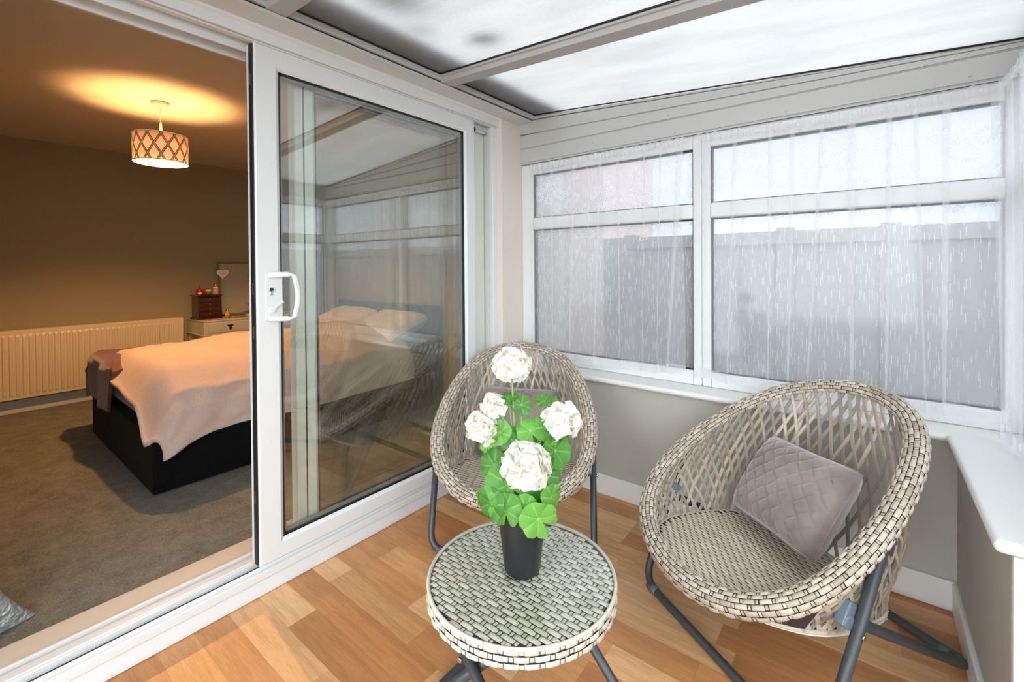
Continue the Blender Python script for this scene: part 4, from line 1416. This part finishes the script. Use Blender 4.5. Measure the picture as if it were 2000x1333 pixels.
m = MB(); m.tube(bend([(-5.37-RO.x, yb+.03-RO.y, ZC-RO.z), (-5.37-RO.x, yb+.03-RO.y, .19-RO.z), (-5.37-RO.x, yb-.005-RO.y, .19-RO.z)], .02), .008, 10); m.build('pipe', STEEL, rad)

# dressing table with its things
DRM = simple('cream_painted_dresser', (204, 196, 176), .5, var=.04, scale=9)
DHM = simple('dark_bronze_handle', (44, 34, 28), .4, .7)
dr = empty('dressing_table', (-5.175, 2.05, ZC)); DO = Vector(dr.location)
tag(dr, 'cream painted dressing table with dark drawer handles beyond the bed', 'dressing table')
def part(m, name, mat, parent=None, **kw):
    m.v = [tuple(Vector(p)-DO) for p in m.v]; return m.build(name, mat, parent or dr, **kw)
dx0, dx1, dy0, dy1 = -5.42, -4.955, 1.555, 2.56
m = MB(); m.box((dx0, dy0-.004, .672), (dx1+.004, dy1+.004, .690)); part(m, 'top', DRM, bevel=.004)
m = MB(); m.box((dx0, dy0, .545), (dx1, dy1, .672)); m.box((dx0, dy0-.006, .540), (dx1+.006, dy1+.006, .552)); part(m, 'body', DRM, bevel=.003)
for i, (a, b) in enumerate(((dy0+.035, 2.045), (2.065, dy1-.035))):
    m = MB(); m.box((dx1-.004, a, .566), (dx1+.007, b, .660)); m.box((dx1+.007, a+.018, .580), (dx1+.009, b-.018, .646)); d = part(m, 'drawer', DRM, bevel=.002)
    for f in ((.33, .67) if False else (.42,)):
        yc_ = a+(b-a)*f
        m = MB(); m.lathe([(.03, 0), (.024, .006), (.006, .012)], n=14); m.v = [(dx1+.009+z, yc_+x, .628+y*.35) for x, y, z in m.v]
        m.tube([(dx1+.010, yc_-.006, .622), (dx1+.018, yc_-.008, .604), (dx1+.018, yc_+.008, .604), (dx1+.010, yc_+.006, .622)], .0045, 8)
        m.lathe([(.010, -.008), (.012, 0), (.007, .010)], (dx1+.016, yc_, .602), 10); part(m, 'handle', DHM, d)
m = MB(); m.box((dx0+.02, dy0+.03, .36), (dx1-.03, dy1-.03, .545)); part(m, 'apron', DRM, bevel=.003)
for x in (dx0+.03, dx1-.03):
    for y in (dy0+.03, dy1-.03):
        m = MB(); m.box((x-.022, y-.022, ZC), (x+.022, y+.022, .545)); part(m, 'leg', DRM, bevel=.003)
TOPZ = .690
# mirror
mir = empty('dressing_mirror', (-5.33, 2.15, TOPZ+.012)); tag(mir, 'square mirror standing on the dressing table with a heart hung on its corner', 'mirror'); MO = Vector(mir.location)
FR = simple('mirror_frame_paint', (128, 112, 88), .6)
MG = NT('mirror_glass'); g_ = MG.n('BsdfGlossy'); MG.set(g_, 'Color', (.82, .80, .76, 1)); MG.set(g_, 'Roughness', .02); MG = MG.done(g_.outputs[0])
mir.rotation_euler = (0, -.10, 0)
m = MB()
for a, b in (((1.828, 1.240), (2.50, 1.252)), ((1.828, .70), (2.50, .712)), ((1.828, .712), (1.842, 1.240)), ((2.486, .712), (2.50, 1.240))):
    m.box((-5.345, a[0], a[1]), (-5.318, b[0], b[1]))
m.v = [tuple(Vector(p)-MO) for p in m.v]; m.build('frame', FR, mir, bevel=.003)
m = MB(); m.box((-5.340, 1.84, .710), (-5.330, 2.488, 1.242)); m.v = [tuple(Vector(p)-MO) for p in m.v]; m.build('glass', MG, mir)
m = MB(); m.box((-5.37, 1.86, 0+TOPZ), (-5.27, 2.47, TOPZ+.011)); m.v = [tuple(Vector(p)-MO) for p in m.v]; m.build('stand', FR, mir, bevel=.003)
# heart plaque
hc = Vector((-5.295, 1.838, 1.135))
hr = empty('heart_plaque', hc); tag(hr, 'small white heart with faint lettering hanging on the mirror corner', 'ornament')
m = MB(); pts = []
for k in range(60):
    a = 2*pi*k/60
    pts.append((0, .0034*16*sin(a)**3, .0034*(13*cos(a)-5*cos(2*a)-2*cos(3*a)-cos(4*a))))
m.prism(pts, (.012, 0, 0)); m.build('plaque', simple('white_ceramic', (234, 226, 212), .4), hr, bevel=.003)
m = MB(); rd = random.Random(3)
for rz_, w_ in ((.008, .030), (-.006, .024)):
    y = -w_
    while y < w_:
        s_ = rd.uniform(.003, .006); m.box((.0122, y, rz_-.003), (.0128, y+s_, rz_+rd.uniform(.0, .003))); y += s_+.002
m.build('lettering', simple('grey_lettering', (128, 118, 108), .6), hr)
m = MB(); m.tube([(.006, 0, .038), (.0, .002, .075), (-.02, .004, .112)], .0015, 6); m.build('cord', simple('string', (200, 186, 160), .8), hr)
# mahogany jewellery chest
CH = simple('dark_mahogany', (62, 20, 16), .28, var=.25, scale=14, coat=.4)
KN = simple('brass_knob', (170, 120, 60), .3, .9)
ch = empty('jewellery_chest', (-5.19, 1.655, TOPZ)); tag(ch, 'dark mahogany chest of small drawers on the left end of the dressing table', 'jewellery box')
m = MB(); m.box((-.10, -.095, .018), (.085, .095, .225)); m.build('body', CH, ch, bevel=.004)
m = MB(); m.box((-.112, -.108, .225), (.105, .108, .240)); m.build('lid', CH, ch, bevel=.005)
m = MB(); m.box((-.112, -.108, 0), (.105, .108, .018)); m.build('plinth', CH, ch, bevel=.005)
for i in range(4):
    m = MB(); m.box((.083, -.082, .028+.049*i), (.093, .082, .070+.049*i)); d = m.build('drawer', CH, ch, bevel=.003)
    m = MB(); m.lathe([(.004, 0), (.0075, .008), (.005, .014)], n=12); m.v = [(.093+z, x, y+.049+.049*i) for x, y, z in m.v]; m.build('knob', KN, d)
TOPC = TOPZ+.2405
def bottle(name, label, loc, parts, cat):
    r = empty(name, loc); tag(r, label, cat)
    for nm, prof, mat in parts:
        m = MB(); m.lathe(prof, n=20); m.build(nm, mat, r)
    return r
RED = simple('red_plastic', (176, 34, 22), .25); TEAL = simple('teal_jar', (70, 120, 116), .35); WLID = simple('white_lid', (236, 228, 214), .35)
PEACH = simple('peach_bottle', (206, 158, 110), .3); SILV = simple('silver_cap', (215, 215, 215), .2, 1); AMB = simple('amber_perfume', (232, 160, 30), .12, coat=.6)
bottle('nozzle_bottle', 'red bottle with a pointed nozzle on top of the mahogany chest', (-5.15, 1.590, TOPC), [('body', [(.018, 0), (.019, .03), (.016, .052), (.007, .06)], RED), ('nozzle', [(.006, .058), (.004, .085), (.002, .108)], RED), ('label_band', [(.0192, .004), (.0195, .022), (.0192, .024)], WLID)], 'bottle')
bottle('cream_jar', 'small teal jar with a white lid on top of the mahogany chest', (-5.125, 1.655, TOPC), [('body', [(.024, 0), (.025, .030), (.022, .034)], TEAL), ('lid', [(.0262, .033), (.0262, .048), (.024, .05)], WLID)], 'jar')
bottle('lotion_bottle', 'peach bottle with a silver cap on top of the mahogany chest', (-5.145, 1.725, TOPC), [('body', [(.024, 0), (.027, .006), (.027, .048), (.022, .062)], PEACH), ('collar', [(.022, .061), (.022, .078)], WLID), ('cap', [(.015, .078), (.014, .098), (.010, .102)], SILV)], 'bottle')
m = MB(); m.box((-.07, -.055, 0), (.02, .055, .052)); o = m.build('trinket_box', RED, bevel=.006); o.location = (-5.205, 1.645, TOPC+.0005); tag(o, 'low red box behind the bottles on the mahogany chest', 'box')
bottle('perfume_bottle', 'amber perfume bottle with a silver cap beside the mahogany chest', (-5.07, 1.800, TOPZ), [('base', [(.016, 0), (.018, .006), (.011, .012)], SILV), ('body', [(.012, .011), (.024, .028), (.023, .045), (.010, .068)], AMB), ('cap', [(.011, .067), (.012, .080), (.005, .098)], SILV)], 'bottle')
m = MB(); m.lathe([(.02, 0), (.05, .004), (.055, .010)], n=24); o = m.build('trinket_dish', simple('grey_dish', (150, 148, 138), .3)); o.location = (-5.10, 1.93, TOPZ); tag(o, 'small grey dish on the dressing table in front of the mirror', 'dish')
m = MB(); m.box((-.05, -.13, 0), (.05, .13, .018)); o = m.build('tray', WLID, bevel=.004); o.location = (-5.12, 2.13, TOPZ); tag(o, 'flat white tray on the dressing table in front of the mirror', 'tray')
dv = empty('dried_flowers', (-5.16, 2.20, TOPZ+.018)); tag(dv, 'small vase of brown dried flowers on the white tray', 'dried flowers')
m = MB(); m.lathe([(.018, 0), (.026, .03), (.014, .07), (.016, .08)], n=18); m.build('vase', DHM, dv)
DF = simple('dried_petals', (112, 66, 48), .9, var=.3, scale=50)
m = MB(); rd = random.Random(11)
for k in range(9):
    c = Vector((rd.uniform(-.03, .03), rd.uniform(-.055, .05), rd.uniform(.10, .16)))
    for q in range(6):
        a = q*1.05+k; d = Vector((cos(a), sin(a), .5)); e = Vector((-sin(a), cos(a), 0))
        m.add([c, c+d*.012+e*.006, c+d*.02, c+d*.012-e*.006], [(0, 1, 2, 3)])
    m.tube([(0, 0, .07), c], .0012, 5)
m.build('blooms', DF, dv)

# pendant lamp with the patterned drum shade
lamp = empty('pendant_lamp', (LAMP.x, LAMP.y, 2.268)); tag(lamp, 'lit ceiling pendant with a diamond patterned drum shade above the bed', 'ceiling lamp')
CREAM = simple('cream_plastic', (232, 220, 200), .4)
SR, ST, SB = .145, 2.050, 1.878
def shade_mat():
    t = NT('diamond_trellis_fabric')
    x, y, z = t.sep(t.coord())
    an = t.math('MULTIPLY', t.math('ARCTAN2', y, x), 13/(2*pi))
    zz = t.math('DIVIDE', t.math('ADD', z, -SB+2.268+.03), .128)
    def lines(w_):
        a = t.math('PINGPONG', t.math('ADD', an, zz), .5); b = t.math('PINGPONG', t.math('SUBTRACT', an, zz), .5)
        return t.math('MINIMUM', a, b)
    d = lines(0)
    dark = t.ramp(d, [(0, (.33, .30, .26, 1)), (.035, (.33, .30, .26, 1)), (.04, (.05, .045, .04, 1)), (.085, (.05, .045, .04, 1)), (.09, (.25, .22, .19, 1)), (.10, (.60, .50, .45, 1))], 'CONSTANT')
    tl = t.n('BsdfTranslucent'); t.set(tl, 'Color', dark)
    return t.done(t.mixs(.26, t.bsdf(dark, .8), tl.outputs[0]))
m = MB(); m.lathe([(.048, -.004), (.050, -.016), (.040, -.030), (.010, -.034)], n=28); m.build('ceiling_rose', CREAM, lamp)
m = MB(); m.tube([(0, 0, -.03), (0, 0, -.130)], .003, 8); m.tube([(0, 0, -.130), (0, 0, -.150), (0, 0, -.215)], [.006, .008, .011], 12); m.build('flex', CREAM, lamp)
for zz in (ST, SB):
    m = MB(); m.tube([(cos(2*pi*k/64)*SR, sin(2*pi*k/64)*SR, zz-2.268) for k in range(64)], .003, 6, closed=True); m.build('shade_ring', CREAM, lamp)
m = MB()
for k in range(3): m.tube([(0, 0, -.21), (cos(k*2.094)*SR, sin(k*2.094)*SR, ST-2.268)], .0018, 6)
m.build('shade_carrier', CREAM, lamp)
m = MB(); m.lathe([(SR, SB-2.268), (SR, ST-2.268)], n=72, cap_lo=False, cap_hi=False); m.build('shade', shade_mat(), lamp, solid=.0016)
t = NT('glowing_diffuser'); e = t.n('Emission'); t.set(e, 'Color', (1.0, .61, .15, 1)); t.set(e, 'Strength', 4.5)
m = MB(); m.lathe([(.001, SB+.004-2.268), (SR-.004, SB+.004-2.268)], n=64, cap_lo=False, cap_hi=False); dt = t.n('BsdfTransparent'); t.set(dt, 'Color', (.55, .52, .46, 1)); m.build('diffuser', t.done(t.adds(e.outputs[0], dt.outputs[0])), lamp)
t = NT('bulb_glass'); e = t.n('Emission'); t.set(e, 'Color', (1.0, .70, .32, 1)); t.set(e, 'Strength', 6)
m = MB(); m.lathe([(.012, -.225), (.018, -.235), (.020, -.262), (.014, -.275)], n=20); m.build('bulb_cap', CREAM, lamp)

# crushed silver curtain bunched beside the door on the bedroom side
SIL = NT('silver_satin')
p = SIL.coord(); n1 = SIL.noise(p, 9, 4, .7)
SIL = SIL.done(SIL.bsdf(lin((176, 182, 182)), .34, .55, SIL.bump(n1, .9, .03)))
sc_ = empty('curtain', (-2.20, -.215, ZC)); tag(sc_, 'crushed silver curtain pooling on the carpet at the edge of the doorway', 'curtain')
m = MB()
def cf(u, v):
    a = 2*pi*u
    z = ZC+.004+2.1*v
    fl = 1+.55*math.exp(-v*2.1/.16)+.12*math.exp(-v*2.1/.6)
    r = 1+.16*sin(a*9+.8*sin(a*3))+.05*sin(a*17+v*9)
    x = -2.20+.085*fl*r*cos(a); y = -.215+.205*fl*r*sin(a)
    y += .02*noise.noise(Vector((a*2, v*12, 1)))*fl; x += .02*noise.noise(Vector((a*2, v*12, 7)))*fl
    return (x-(-2.20), y+.215, z-ZC)
m.grid(cf, 200, 60); m.build('cloth', SIL, sc_)
m = MB(); m.tube([(-2.18, -1.1, 2.15), (-2.18, 2.0, 2.15)], .012, 12); pole = m.build('curtain_pole', SILV); tag(pole, 'chrome curtain pole above the doorway on the bedroom side', 'curtain pole')
